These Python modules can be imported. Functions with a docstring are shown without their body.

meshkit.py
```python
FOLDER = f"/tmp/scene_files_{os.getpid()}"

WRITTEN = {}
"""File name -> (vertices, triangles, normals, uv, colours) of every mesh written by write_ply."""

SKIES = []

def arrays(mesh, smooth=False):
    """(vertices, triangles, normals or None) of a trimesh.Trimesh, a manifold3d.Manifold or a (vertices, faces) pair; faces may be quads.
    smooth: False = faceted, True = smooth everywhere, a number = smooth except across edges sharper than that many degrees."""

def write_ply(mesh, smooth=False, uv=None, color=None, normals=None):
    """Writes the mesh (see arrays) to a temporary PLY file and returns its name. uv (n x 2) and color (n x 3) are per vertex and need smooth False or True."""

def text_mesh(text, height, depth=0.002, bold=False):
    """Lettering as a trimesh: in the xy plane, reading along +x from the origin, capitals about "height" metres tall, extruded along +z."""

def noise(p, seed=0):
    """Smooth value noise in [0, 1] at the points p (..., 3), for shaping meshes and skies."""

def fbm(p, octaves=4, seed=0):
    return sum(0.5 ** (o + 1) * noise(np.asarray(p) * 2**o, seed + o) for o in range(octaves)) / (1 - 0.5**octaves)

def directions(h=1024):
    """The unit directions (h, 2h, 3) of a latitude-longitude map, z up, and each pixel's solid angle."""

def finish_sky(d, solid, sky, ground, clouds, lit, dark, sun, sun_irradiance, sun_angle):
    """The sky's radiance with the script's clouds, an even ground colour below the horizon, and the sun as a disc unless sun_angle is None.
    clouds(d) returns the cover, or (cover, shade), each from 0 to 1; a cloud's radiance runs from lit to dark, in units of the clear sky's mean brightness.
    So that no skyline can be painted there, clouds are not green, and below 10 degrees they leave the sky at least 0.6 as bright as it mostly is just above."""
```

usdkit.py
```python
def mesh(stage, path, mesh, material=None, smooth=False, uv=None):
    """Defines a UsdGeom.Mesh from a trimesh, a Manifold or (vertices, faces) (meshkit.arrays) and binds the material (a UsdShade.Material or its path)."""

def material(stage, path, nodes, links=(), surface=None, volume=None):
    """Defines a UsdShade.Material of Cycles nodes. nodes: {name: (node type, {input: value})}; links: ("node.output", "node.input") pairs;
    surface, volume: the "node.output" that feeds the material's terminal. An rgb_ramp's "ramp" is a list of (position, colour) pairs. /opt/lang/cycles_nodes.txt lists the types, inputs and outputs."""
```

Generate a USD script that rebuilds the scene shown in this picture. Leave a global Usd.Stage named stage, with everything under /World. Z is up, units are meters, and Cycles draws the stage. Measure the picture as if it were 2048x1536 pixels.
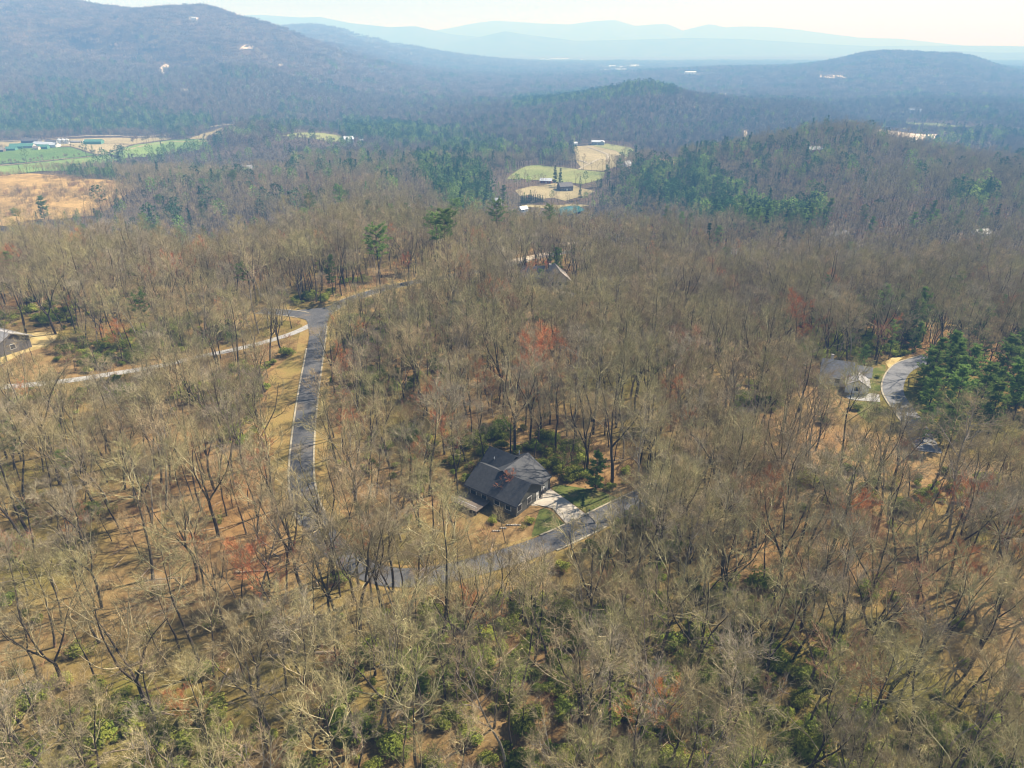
import math, random
import numpy as np
import trimesh, shapely
from shapely.geometry import Polygon, LineString, Point
from scipy.interpolate import RBFInterpolator
from scipy.spatial import Delaunay
import usdkit, meshkit
from pxr import Usd, UsdGeom, UsdLux, UsdShade, Gf, Sdf, Vt

stage = Usd.Stage.CreateInMemory()
UsdGeom.SetStageUpAxis(stage, 'Z'); UsdGeom.SetStageMetersPerUnit(stage, 1.0)
UsdGeom.Xform.Define(stage, '/World'); UsdGeom.Scope.Define(stage, '/World/Looks')

# ------------------------------------------------------------------ camera, sky, sun, exposure
CAM_H, PITCH, FPX = 90.0, math.radians(25.7), 1420.0        # focal length in pixels of a 2048 wide picture
EXPOSURE = 1.12
SUN_AZ = math.atan2(0.86, 0.50)                              # atan2(x, y) of the direction towards the sun
SUN_EL = math.radians(43)
SKY_STRENGTH, SUN_INTENSITY = 0.062, 1.25
HAZE_DENSITY, HAZE_COLOR, HAZE_G = 0.00030, (0.20, 0.47, 0.97), 0.0

cam = UsdGeom.Camera.Define(stage, '/World/camera')
cam.CreateHorizontalApertureAttr(36.0); cam.CreateVerticalApertureAttr(27.0)
cam.CreateFocalLengthAttr(36.0 * FPX / 2048.0)
cam.CreateClippingRangeAttr((1.0, 200000.0)); cam.CreateExposureAttr(EXPOSURE)
cam.AddTranslateOp().Set((0, 0, CAM_H)); cam.AddRotateXOp().Set(90 - math.degrees(PITCH))

sun = UsdLux.DistantLight.Define(stage, '/World/sun')
sun.CreateIntensityAttr(SUN_INTENSITY); sun.CreateNormalizeAttr(True); sun.CreateAngleAttr(0.53)
sun.CreateColorAttr((1.0, 0.957, 0.90))
sun.AddRotateZOp().Set(-math.degrees(SUN_AZ)); sun.AddRotateXOp().Set(90 - math.degrees(SUN_EL) + 0.0)
# a light shines along -z: rotate so that +z points to the sun
sun.GetPrim().GetAttribute('xformOp:rotateX').Set(-(90 - math.degrees(SUN_EL)))

dome = UsdLux.DomeLight.Define(stage, '/World/sky')
dome.GetPrim().SetCustomDataByKey('kind', 'structure')
sky_mat = usdkit.material(stage, '/World/Looks/sky', {
    's': ('sky_texture', {'sky_type': 'single_scattering', 'sun_disc': False, 'sun_elevation': SUN_EL, 'sun_rotation': SUN_AZ, 'altitude': 600.0, 'air_density': 1.0, 'aerosol_density': 0.7, 'ozone_density': 1.0}),
    'b': ('background_shader', {'strength': SKY_STRENGTH})}, [('s.color', 'b.color')], surface='b.background')
UsdShade.MaterialBindingAPI.Apply(dome.GetPrim()).Bind(sky_mat)

# ------------------------------------------------------------------ helpers
used = {}
def numbered(parent, name):
    k = (parent, name); n = used.get(k, -1) + 1; used[k] = n
    return name if n == 0 else f'{name}_{n:03d}'
def path_of(parent): return '/World' if parent is None else str(parent.GetPath())
def tag(p, label=None, category=None, group=None, kind=None):
    for k, v in (('label', label), ('category', category), ('group', group), ('kind', kind)):
        if v: p.SetCustomDataByKey(k, v)
    return p
def obj(name, m, material, parent=None, smooth=False, **kw):
    pp = path_of(parent)
    p = usdkit.mesh(stage, f'{pp}/{numbered(pp, name)}', m, material, smooth=smooth).GetPrim()
    return tag(p, **kw)
def thing(name, label, category, loc=(0, 0, 0), rotz=0.0, scale=None, group=None):
    x = UsdGeom.Xform.Define(stage, f'/World/{numbered("/World", name)}')
    x.AddTranslateOp().Set(tuple(map(float, loc))); x.AddRotateZOp().Set(math.degrees(rotz))
    if scale is not None: x.AddScaleOp().Set(tuple(np.broadcast_to(np.asarray(scale, float), 3).tolist()))
    return tag(x.GetPrim(), label, category, group)
def dup(src, name, label, category, loc, rotz, scale, group=None):
    r = thing(name, label, category, loc, rotz, scale, group)
    r.GetReferences().AddInternalReference(src.GetPath()); r.SetInstanceable(True)
    return r

class MB:
    def __init__(s): s.v, s.f, s.n = [], [], 0
    def add(s, v, f):
        s.v.append(np.asarray(v, float)); s.f.append(np.asarray(f, int) + s.n); s.n += len(v); return s
    def get(s):
        return np.vstack(s.v), np.vstack(s.f)
    def box(s, lo, hi):
        m = trimesh.creation.box(bounds=[lo, hi]); return s.add(m.vertices, m.faces)
    def tube(s, p, r, sides=5, cap=False):
        p = np.asarray(p, float); r = np.broadcast_to(r, (len(p),))
        t = np.gradient(p, axis=0); t /= np.linalg.norm(t, axis=1, keepdims=True) + 1e-12
        ref = np.array([0, 0, 1.0]) if abs(t[0, 2]) < 0.8 else np.array([1.0, 0, 0])
        a = np.cross(t, ref); a /= np.linalg.norm(a, axis=1, keepdims=True) + 1e-12
        b = np.cross(t, a); ang = np.arange(sides) * 2 * np.pi / sides
        v = p[:, None] + r[:, None, None] * (np.cos(ang)[None, :, None] * a[:, None] + np.sin(ang)[None, :, None] * b[:, None])
        i, j = np.meshgrid(np.arange(len(p) - 1), np.arange(sides), indexing='ij')
        q = np.stack([i * sides + j, i * sides + (j + 1) % sides, (i + 1) * sides + (j + 1) % sides, (i + 1) * sides + j], -1).reshape(-1, 4)
        return s.add(v.reshape(-1, 3), np.vstack([q[:, [0, 1, 2]], q[:, [0, 2, 3]]]))
    def blades(s, p, d, w):
        """thin tapering triangles: base points p, vectors d, base widths w"""
        p, d = np.asarray(p, float), np.asarray(d, float); n = len(p)
        side = np.cross(d, RNG.normal(size=(n, 3))); side /= np.linalg.norm(side, axis=1, keepdims=True) + 1e-12
        side *= np.asarray(w, float).reshape(-1, 1) / 2
        v = np.stack([p - side, p + side, p + d], 1).reshape(-1, 3)
        return s.add(v, np.arange(3 * n).reshape(-1, 3))
    def leaves(s, p, nrm, size, asp=0.5):
        """diamond shaped leaf faces"""
        p, nrm = np.asarray(p, float), np.asarray(nrm, float); n = len(p)
        a = np.cross(nrm, RNG.normal(size=(n, 3))); a /= np.linalg.norm(a, axis=1, keepdims=True) + 1e-12
        b = np.cross(nrm, a); b /= np.linalg.norm(b, axis=1, keepdims=True) + 1e-12
        sz = np.asarray(size, float).reshape(-1, 1)
        v = np.stack([p - a * sz / 2, p + b * sz * asp / 2, p + a * sz / 2, p - b * sz * asp / 2], 1).reshape(-1, 3)
        q = np.arange(4 * n).reshape(-1, 4)
        return s.add(v, np.vstack([q[:, [0, 1, 2]], q[:, [0, 2, 3]]]))
RNG = np.random.default_rng(5)

def mat_noise(name, stops, scale=1.0, detail=4, rough=0.6, rand=0.0, bump=0.0, space='position', bsdf='diffuse_bsdf', translucent=0.0, gloss=0.6, scale2=None, stops2=None):
    """Noise-ramped diffuse (or principled) material; rand = brightness change from copy to copy; scale2/stops2 = a broad second ramp multiplied in."""
    nodes = {'g': ('geometry', {}), 'n': ('noise_texture', {'scale': scale, 'detail': detail, 'roughness': rough}), 'r': ('rgb_ramp', {'ramp': stops})}
    links = [('n.fac', 'r.fac')]
    if space == 'position': links.append(('g.position', 'n.vector'))
    else:
        nodes['t'] = ('texture_coordinate', {}); links.append(('t.object', 'n.vector'))
    out = 'r.color'
    if stops2:
        nodes['n2'] = ('noise_texture', {'scale': scale2, 'detail': 3}); nodes['r2'] = ('rgb_ramp', {'ramp': stops2})
        nodes['m2'] = ('mix_color', {'blend_type': 'multiply', 'fac': 1.0})
        links += [('g.position', 'n2.vector'), ('n2.fac', 'r2.fac'), (out, 'm2.a'), ('r2.color', 'm2.b')]; out = 'm2.result'
    if rand:
        nodes['o'] = ('object_info', {}); nodes['mr'] = ('map_range', {'from_min': 0.0, 'from_max': 1.0, 'to_min': 1 - rand, 'to_max': 1 + rand})
        nodes['h'] = ('hsv', {}); nodes['mh'] = ('map_range', {'from_min': 0.0, 'from_max': 1.0, 'to_min': 0.5 - 0.03 * rand, 'to_max': 0.5 + 0.035 * rand})
        nodes['fr'] = ('math', {'math_type': 'multiply', 'value2': 7.31}); nodes['ff'] = ('math', {'math_type': 'fraction'})
        links += [('o.random', 'mr.value'), ('o.random', 'fr.value1'), ('fr.value', 'ff.value1'), ('ff.value', 'mh.value'), ('mh.result', 'h.hue'), ('mr.result', 'h.value'), (out, 'h.color')]; out = 'h.color'
    nodes['b'] = (bsdf, {'roughness': gloss} if bsdf == 'principled_bsdf' else {})
    links.append((out, 'b.base_color' if bsdf == 'principled_bsdf' else 'b.color'))
    if bump:
        nodes['bp'] = ('bump', {'strength': 1.0, 'distance': bump}); links += [('n.fac', 'bp.height'), ('bp.normal', 'b.normal')]
    surf = 'b.BSDF'
    if translucent:
        nodes['tr'] = ('translucent_bsdf', {}); nodes['mx'] = ('mix_closure', {'fac': translucent})
        links += [(out, 'tr.color'), ('b.BSDF', 'mx.closure1'), ('tr.BSDF', 'mx.closure2')]; surf = 'mx.closure'
    return usdkit.material(stage, '/World/Looks/' + name, nodes, links, surface=surf)
def mat_plain(name, c, rough=0.7, metallic=0.0, var=0.12, scale=3.0):
    c = np.array(c)
    return mat_noise(name, [(0.3, tuple(c * (1 - var))), (0.7, tuple(c * (1 + var)))], scale=scale, bsdf='principled_bsdf', gloss=rough)

M = {}
M['litter'] = mat_noise('leaf_litter', [(0.25, (0.12, 0.075, 0.034)), (0.45, (0.205, 0.132, 0.058)), (0.60, (0.27, 0.178, 0.080)), (0.8, (0.38, 0.28, 0.14))], scale=0.55, detail=8, rough=0.72, bump=0.12,
                        scale2=0.02, stops2=[(0.36, (0.60, 0.78, 0.45)), (0.52, (1, 1, 1)), (0.68, (1.08, 0.97, 0.88))])
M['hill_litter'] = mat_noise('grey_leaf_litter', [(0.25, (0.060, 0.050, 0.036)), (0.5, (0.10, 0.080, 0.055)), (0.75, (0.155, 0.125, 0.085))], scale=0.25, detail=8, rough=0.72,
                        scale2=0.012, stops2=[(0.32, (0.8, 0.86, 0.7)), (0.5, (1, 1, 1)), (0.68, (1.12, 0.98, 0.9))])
M['bark'] = mat_noise('dark_bark', [(0.3, (0.045, 0.037, 0.029)), (0.7, (0.105, 0.086, 0.066))], scale=2.5, detail=5, rand=0.3, space='object')
M['bark_pale'] = mat_noise('pale_bark', [(0.3, (0.15, 0.125, 0.095)), (0.7, (0.32, 0.28, 0.22))], scale=2.0, detail=5, rand=0.25, space='object')
M['limb'] = mat_noise('limb_bark', [(0.3, (0.17, 0.142, 0.075)), (0.7, (0.48, 0.41, 0.23))], scale=1.2, detail=4, rand=0.3, space='object')
M['twig'] = mat_noise('twig_bark', [(0.3, (0.275, 0.212, 0.115)), (0.7, (0.46, 0.365, 0.205))], scale=0.6, rand=0.35, space='object')
M['twig_olive'] = mat_noise('olive_twigs', [(0.3, (0.24, 0.205, 0.098)), (0.7, (0.40, 0.34, 0.165))], scale=0.6, rand=0.3, space='object')
M['twig_grey'] = mat_noise('grey_twigs', [(0.3, (0.24, 0.20, 0.135)), (0.7, (0.41, 0.345, 0.235))], scale=0.6, rand=0.3, space='object')
M['twig_red'] = mat_noise('red_bud_twigs', [(0.3, (0.50, 0.185, 0.075)), (0.7, (0.62, 0.27, 0.115))], scale=0.5, rand=0.2, space='object')
M['twig_rust'] = mat_noise('rusty_twigs', [(0.3, (0.30, 0.155, 0.085)), (0.7, (0.44, 0.25, 0.145))], scale=0.5, rand=0.3, space='object')
M['needles'] = mat_noise('pine_needles', [(0.3, (0.12, 0.20, 0.052)), (0.55, (0.21, 0.30, 0.078)), (0.75, (0.34, 0.39, 0.115))], scale=0.45, rand=0.3, space='object', translucent=0.38)
M['needles_dark'] = mat_noise('dark_needles', [(0.3, (0.035, 0.080, 0.032)), (0.7, (0.090, 0.155, 0.055))], scale=0.4, rand=0.35, space='object', translucent=0.2)
M['shrub'] = mat_noise('evergreen_shrub_leaves', [(0.3, (0.13, 0.170, 0.030)), (0.55, (0.24, 0.265, 0.050)), (0.75, (0.36, 0.34, 0.078))], scale=0.5, rand=0.45, space='object', translucent=0.3)
M['brush'] = mat_noise('dry_brush', [(0.3, (0.15, 0.118, 0.062)), (0.7, (0.29, 0.23, 0.125))], scale=0.6, rand=0.4, space='object')
M['far_twig'] = mat_noise('far_twigs', [(0.3, (0.155, 0.136, 0.095)), (0.7, (0.285, 0.25, 0.175))], scale=0.15, rand=0.4, space='object')
M['mountain_twig'] = mat_noise('mountain_twigs', [(0.3, (0.20, 0.155, 0.115)), (0.7, (0.34, 0.27, 0.20))], scale=0.15, rand=0.4, space='object')
M['far_twig_red'] = mat_noise('far_reddish_twigs', [(0.3, (0.18, 0.130, 0.095)), (0.7, (0.27, 0.195, 0.14))], scale=0.15, rand=0.3, space='object')
M['asphalt'] = mat_noise('asphalt', [(0.3, (0.085, 0.085, 0.086)), (0.7, (0.135, 0.134, 0.133))], scale=0.35, detail=9, rough=0.75, scale2=0.11, stops2=[(0.30, (1.5, 1.25, 0.95)), (0.42, (1, 1, 1)), (0.6, (0.86, 0.87, 0.9)), (0.75, (1.15, 1.13, 1.1))])
M['asphalt_pale'] = mat_noise('pale_asphalt', [(0.3, (0.13, 0.132, 0.136)), (0.7, (0.21, 0.212, 0.215))], scale=0.35, detail=9, rough=0.75, scale2=0.1, stops2=[(0.30, (1.3, 1.15, 0.95)), (0.45, (1, 1, 1)), (0.75, (1.1, 1.1, 1.1))])
M['concrete'] = mat_noise('pale_concrete', [(0.3, (0.36, 0.32, 0.26)), (0.7, (0.48, 0.43, 0.35))], scale=0.8, detail=7)
M['kerb'] = mat_noise('kerb_concrete', [(0.3, (0.26, 0.23, 0.165)), (0.7, (0.42, 0.37, 0.27))], scale=0.7, detail=6)
M['gravel'] = mat_noise('gravel', [(0.3, (0.24, 0.23, 0.21)), (0.7, (0.42, 0.41, 0.39))], scale=1.2, detail=9)
M['verge'] = mat_noise('dormant_verge', [(0.25, (0.20, 0.115, 0.045)), (0.45, (0.27, 0.185, 0.070)), (0.6, (0.25, 0.19, 0.065)), (0.78, (0.15, 0.145, 0.042))], scale=0.12, detail=9, rough=0.7)
M['lawn'] = mat_noise('green_lawn', [(0.3, (0.060, 0.082, 0.022)), (0.5, (0.105, 0.120, 0.034)), (0.62, (0.17, 0.145, 0.058)), (0.75, (0.20, 0.14, 0.065))], scale=0.25, detail=8, rough=0.65)
M['straw'] = mat_noise('straw_lawn', [(0.3, (0.33, 0.25, 0.10)), (0.7, (0.52, 0.40, 0.19))], scale=0.3, detail=8)
M['broom'] = mat_noise('dry_orange_grass', [(0.28, (0.10, 0.075, 0.038)), (0.43, (0.27, 0.18, 0.070)), (0.60, (0.42, 0.285, 0.115)), (0.8, (0.22, 0.165, 0.085))], scale=0.06, detail=9, rough=0.72)
M['crop'] = mat_noise('green_crop', [(0.3, (0.12, 0.185, 0.050)), (0.7, (0.20, 0.265, 0.085))], scale=0.012, detail=6)
M['crop_dark'] = mat_noise('dark_green_crop', [(0.3, (0.085, 0.145, 0.038)), (0.7, (0.13, 0.195, 0.055))], scale=0.02, detail=6)
M['pasture'] = mat_noise('pale_pasture', [(0.3, (0.15, 0.185, 0.065)), (0.7, (0.25, 0.25, 0.11))], scale=0.02, detail=7)
M['stubble'] = mat_noise('tan_stubble', [(0.3, (0.22, 0.19, 0.095)), (0.7, (0.34, 0.285, 0.165))], scale=0.02, detail=7)
M['bare_field'] = mat_noise('bare_pale_field', [(0.3, (0.50, 0.41, 0.31)), (0.7, (0.70, 0.60, 0.48))], scale=0.015, detail=6)
M['red_field'] = mat_noise('reddish_field', [(0.3, (0.33, 0.20, 0.12)), (0.7, (0.46, 0.30, 0.19))], scale=0.02, detail=6)
M['dirt'] = mat_noise('pale_dirt', [(0.3, (0.42, 0.34, 0.25)), (0.7, (0.62, 0.53, 0.42))], scale=0.1, detail=6)
M['water'] = usdkit.material(stage, '/World/Looks/pond_water', {'g': ('geometry', {}), 'n': ('noise_texture', {'scale': 0.6, 'detail': 3}), 'b': ('bump', {'strength': 0.15, 'distance': 0.1}),
                             'p': ('principled_bsdf', {'base_color': (0.015, 0.10, 0.075), 'roughness': 0.08, 'ior': 1.33})}, [('g.position', 'n.vector'), ('n.fac', 'b.height'), ('b.normal', 'p.normal')], surface='p.BSDF')
M['shingle_dark'] = mat_noise('charcoal_shingles', [(0.3, (0.026, 0.029, 0.034)), (0.7, (0.052, 0.055, 0.060))], scale=1.6, detail=6, bsdf='principled_bsdf', gloss=0.75)
M['shingle_grey'] = mat_noise('grey_shingles', [(0.3, (0.25, 0.24, 0.23)), (0.7, (0.38, 0.365, 0.35))], scale=1.4, detail=6)
M['shingle_brown'] = mat_noise('brown_grey_shingles', [(0.3, (0.19, 0.165, 0.14)), (0.7, (0.32, 0.28, 0.235))], scale=1.4, detail=6)
M['white'] = mat_plain('white_paint', (0.78, 0.77, 0.73), 0.6, var=0.05)
M['cream'] = mat_plain('cream_paint', (0.60, 0.52, 0.40), 0.7)
M['brown_wall'] = mat_plain('brown_siding', (0.13, 0.10, 0.075), 0.75)
M['grey_wall'] = mat_plain('grey_siding', (0.33, 0.33, 0.31), 0.75)
M['olive_wall'] = mat_plain('olive_grey_siding', (0.10, 0.10, 0.085), 0.75)
M['dark_wall'] = mat_plain('dark_siding', (0.10, 0.092, 0.085), 0.75)
M['red_wall'] = mat_plain('red_siding', (0.32, 0.10, 0.075), 0.75)
M['metal_roof'] = mat_plain('pale_metal_roof', (0.55, 0.58, 0.62), 0.4)
M['green_metal'] = mat_plain('green_metal_sheet', (0.09, 0.22, 0.16), 0.5)
M['green_tarp'] = mat_plain('green_awning', (0.06, 0.26, 0.13), 0.7)
M['galvanised'] = mat_plain('galvanised_steel', (0.62, 0.64, 0.66), 0.35, metallic=0.3)
M['stone'] = mat_noise('grey_stone', [(0.3, (0.28, 0.25, 0.21)), (0.7, (0.48, 0.44, 0.38))], scale=1.5, detail=6)
M['wood_log'] = mat_noise('fallen_wood', [(0.3, (0.20, 0.15, 0.10)), (0.7, (0.40, 0.32, 0.22))], scale=0.8, detail=6, space='object')
M['car'] = mat_plain('dark_car_paint', (0.05, 0.052, 0.058), 0.25)
M['glass'] = usdkit.material(stage, '/World/Looks/window_glass', {'p': ('principled_bsdf', {'base_color': (0.03, 0.035, 0.04), 'roughness': 0.08})}, [], surface='p.BSDF')

# ------------------------------------------------------------------ terrain
def ray(u, v):
    X, Y = (u - 1024) / FPX, (768 - v) / FPX
    return np.array([X, math.cos(PITCH) + Y * math.sin(PITCH), -math.sin(PITCH) + Y * math.cos(PITCH)])
def at_y(u, v, y, drop=0.0):
    r = ray(u, v); t = y / r[1]
    return (r[0] * t, y, CAM_H + r[2] * t - drop)
C = []
for y, row in ((-140, (0, 0, 0, 0, 0)), (0, (2, 1, 0, 0, -1)), (60, (1, 0, 0, 0, -2)), (120, (0, 0, 0, 0, -4)), (180, (0, 0, 0, -2, -9)), (240, (0, 0, 0, -4, -14))):
    for q, z in zip((-.8, -.35, 0, .35, .8), row): C.append((q * (y + 90), y, z))
def c(u, v, y, drop=0.0): C.append(at_y(u, v, y, drop))
def cz(u, y, z):
    # the column of picture x = u at ground distance y and height z
    lo = (u - 1024) / FPX * (y * math.cos(PITCH) + (CAM_H - z) * math.sin(PITCH)); C.append((lo, y, z))
for u in (-300, 0, 250, 500): cz(u, 285, 0); cz(u, 390, -30); cz(u, 480, -51)
for u in (640, 800): cz(u, 300, -1); cz(u, 400, -13)
c(1110, 508, 358); c(1090, 545, 325)
for u in (1000, 1150, 1300): c(u, 487, 420)
cz(950, 540, -46); cz(1100, 560, -52); cz(1300, 540, -50); c(1090, 420, 705); c(1150, 412, 730)
c(750, 450, 480); c(750, 400, 620); c(760, 350, 850); c(700, 310, 1100)
c(200, 500, 520); c(200, 450, 600); c(150, 400, 700); c(100, 350, 850); c(-200, 400, 700); c(420, 420, 650); c(450, 360, 820); cz(100, 960, -61); cz(400, 980, -62)
for u in (0, 200, 380): c(u, 308, 1150); c(u, 286, 1290)
c(-200, 300, 1200); c(-100, 275, 1420); c(50, 273, 1440); c(300, 268, 1500); c(500, 262, 1330); c(620, 266, 1400)
c(600, 240, 1750); c(800, 230, 1950); c(850, 200, 2450); c(900, 172, 3200); cz(1000, 4200, -76); cz(1100, 5500, -80)
for u in (400, 900, 1400, 1900, 2400): cz(u, 8500, -82); cz(u, 16000, -84)
cz(1400, 5200, -80)
for u, v in ((1000, 224), (1080, 216), (1180, 201), (1240, 185), (1300, 178), (1350, 186), (1420, 208), (1550, 218), (1640, 224), (1720, 250)): c(u, v, 1850)
for u in (1100, 1300, 1500): cz(u, 2450, -78); cz(u, 3100, -78)
for u in (1400, 1550): cz(u, 1500, -70)
c(1200, 287, 1290); c(1200, 320, 1050); c(1110, 345, 900); c(1130, 378, 790); c(1325, 325, 1020); c(1400, 410, 690); c(1450, 430, 630); c(1000, 330, 950)
for u, v, y in ((1370, 352, 800), (1450, 322, 860), (1550, 290, 930), (1620, 275, 950), (1690, 268, 950), (1790, 294, 930), (1900, 325, 860), (2048, 352, 790), (2300, 380, 760)): c(u, v, y)
c(1650, 360, 720); c(1650, 312, 840); c(1550, 430, 620); c(1850, 410, 630); c(2050, 430, 580)
for u in (1480, 1600, 1750, 1950, 2150): cz(u, 1120, -72)
for u in (1500, 1700, 1900, 2200): cz(u, 1290, -74)
c(1500, 480, 480); c(1650, 470, 520); c(1700, 540, 400); c(1850, 533, 405); c(1600, 600, 300); c(1900, 620, 290); c(1400, 560, 350); c(2200, 620, 300); c(2100, 530, 420)
c(1810, 266, 1500); c(1900, 250, 1700); c(1830, 224, 2000); c(2100, 262, 1600)
for u, v in ((1440, 140), (1550, 137), (1600, 137), (1650, 131), (1700, 121), (1750, 110), (1780, 107), (1850, 113), (1920, 118), (1960, 125), (1990, 140), (2048, 146), (2250, 150)): c(u, v, 4000)
cz(1240, 3600, -70)
for u in (1500, 1750, 2000, 2250): cz(u, 2700, -76); cz(u, 5400, -80)
for u, v, y in ((-300, 6, 3000), (-120, 10, 3100), (0, 9, 3150), (130, 5, 3150), (200, 17, 3200), (290, 28, 3300), (340, 22, 3300), (400, 13, 3250), (440, 25, 3300), (480, 46, 3350), (550, 66, 3500), (610, 81, 3700), (660, 98, 3900), (760, 120, 4300), (850, 132, 4800)): c(u, v, y)
c(0, 200, 1800); c(200, 205, 1800); c(100, 120, 2450); c(350, 120, 2500); c(480, 160, 2200); c(600, 170, 2300); c(700, 180, 2500)
for u in (-300, 0, 300): cz(u, 4600, 90); cz(u, 6500, -60)
for u, v in ((520, 78), (555, 63), (620, 54), (680, 63), (750, 86), (850, 104), (950, 118)): c(u, v, 6500)
C = np.array(C)
def qt(x, y): return np.stack([np.asarray(x) / (np.asarray(y) + 250.0) * 1.6, np.log((np.asarray(y) + 250.0) / 100.0)], -1)
rbf = RBFInterpolator(qt(C[:, 0], C[:, 1]), C[:, 2], kernel='cubic', smoothing=1e-4)
NX, NY, Q0, Q1 = 380, 470, -1.15, 1.15
T0, T1 = math.log(90 / 100), math.log(26250 / 100)
qs, ts = np.linspace(Q0, Q1, NX), np.linspace(T0, T1, NY)
QQ, TT = np.meshgrid(qs, ts)
GY = np.exp(TT) * 100 - 250.0; GX = QQ * (GY + 250.0)
GZ = rbf(np.stack([QQ.ravel() * 1.6, TT.ravel()], -1)).reshape(NY, NX)
GZ = np.where(GY > 7500, np.minimum(GZ, 240), GZ); GZ = np.maximum(GZ, -90)
pts = np.stack([GX, GY, 0 * GX], -1)
amp = np.clip((GY - 250) / 600, 0, 1)
GZ += (meshkit.fbm(pts / 60.0, 3, 3) - 0.5) * 1.6 + amp * (meshkit.fbm(pts / 110.0, 3, 7) - 0.5) * 12
hill = np.clip((GZ + 60) / 160, 0, 1) * np.clip((GY - 1500) / 800, 0, 1)
rid = 1 - np.abs(2 * meshkit.fbm(pts / 520.0, 4, 11) - 1) * 2.2
rid2 = 1 - np.abs(2 * meshkit.fbm(pts / 210.0, 3, 13) - 1) * 2.0
GZ += hill * ((rid - 0.6) * 60 + (rid2 - 0.6) * 22) * np.clip((240 - GZ) / 140, 0.12, 1)
GZ = np.where(GY > 9000, GZ + (meshkit.fbm(pts / 1500.0, 3, 17) - 0.5) * 30, GZ)
def height(x, y):
    x, y = np.asarray(x, float), np.asarray(y, float)
    t = (np.log((np.maximum(y, -158) + 250) / 100) - T0) / (T1 - T0) * (NY - 1); q = (x / (y + 250) - Q0) / (Q1 - Q0) * (NX - 1)
    t, q = np.clip(t, 0, NY - 1.001), np.clip(q, 0, NX - 1.001)
    i, j = t.astype(int), q.astype(int); a, b = t - i, q - j
    return GZ[i, j] * (1 - a) * (1 - b) + GZ[i + 1, j] * a * (1 - b) + GZ[i, j + 1] * (1 - a) * b + GZ[i + 1, j + 1] * a * b
def G(u, v, far=9000.0):
    """where the ray of a picture point meets the ground"""
    r = ray(u, v); ys = np.concatenate([np.arange(20, 600, 1.0), np.geomspace(600, far, 1500)]); t = ys / r[1]
    below = np.nonzero(CAM_H + r[2] * t <= height(r[0] * t, ys))[0]
    y = ys[below[0]] if len(below) else far
    t = y / r[1]
    return np.array([r[0] * t, y, float(height(r[0] * t, y))])
def Gs(uv): return np.array([G(u, v) for u, v in uv])
def project(p):
    p = np.asarray(p, float); z = p[..., 1] * math.cos(PITCH) - (p[..., 2] - CAM_H) * math.sin(PITCH)
    up = p[..., 1] * math.sin(PITCH) + (p[..., 2] - CAM_H) * math.cos(PITCH)
    return 1024 + FPX * p[..., 0] / z, 768 - FPX * up / z, z

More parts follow.
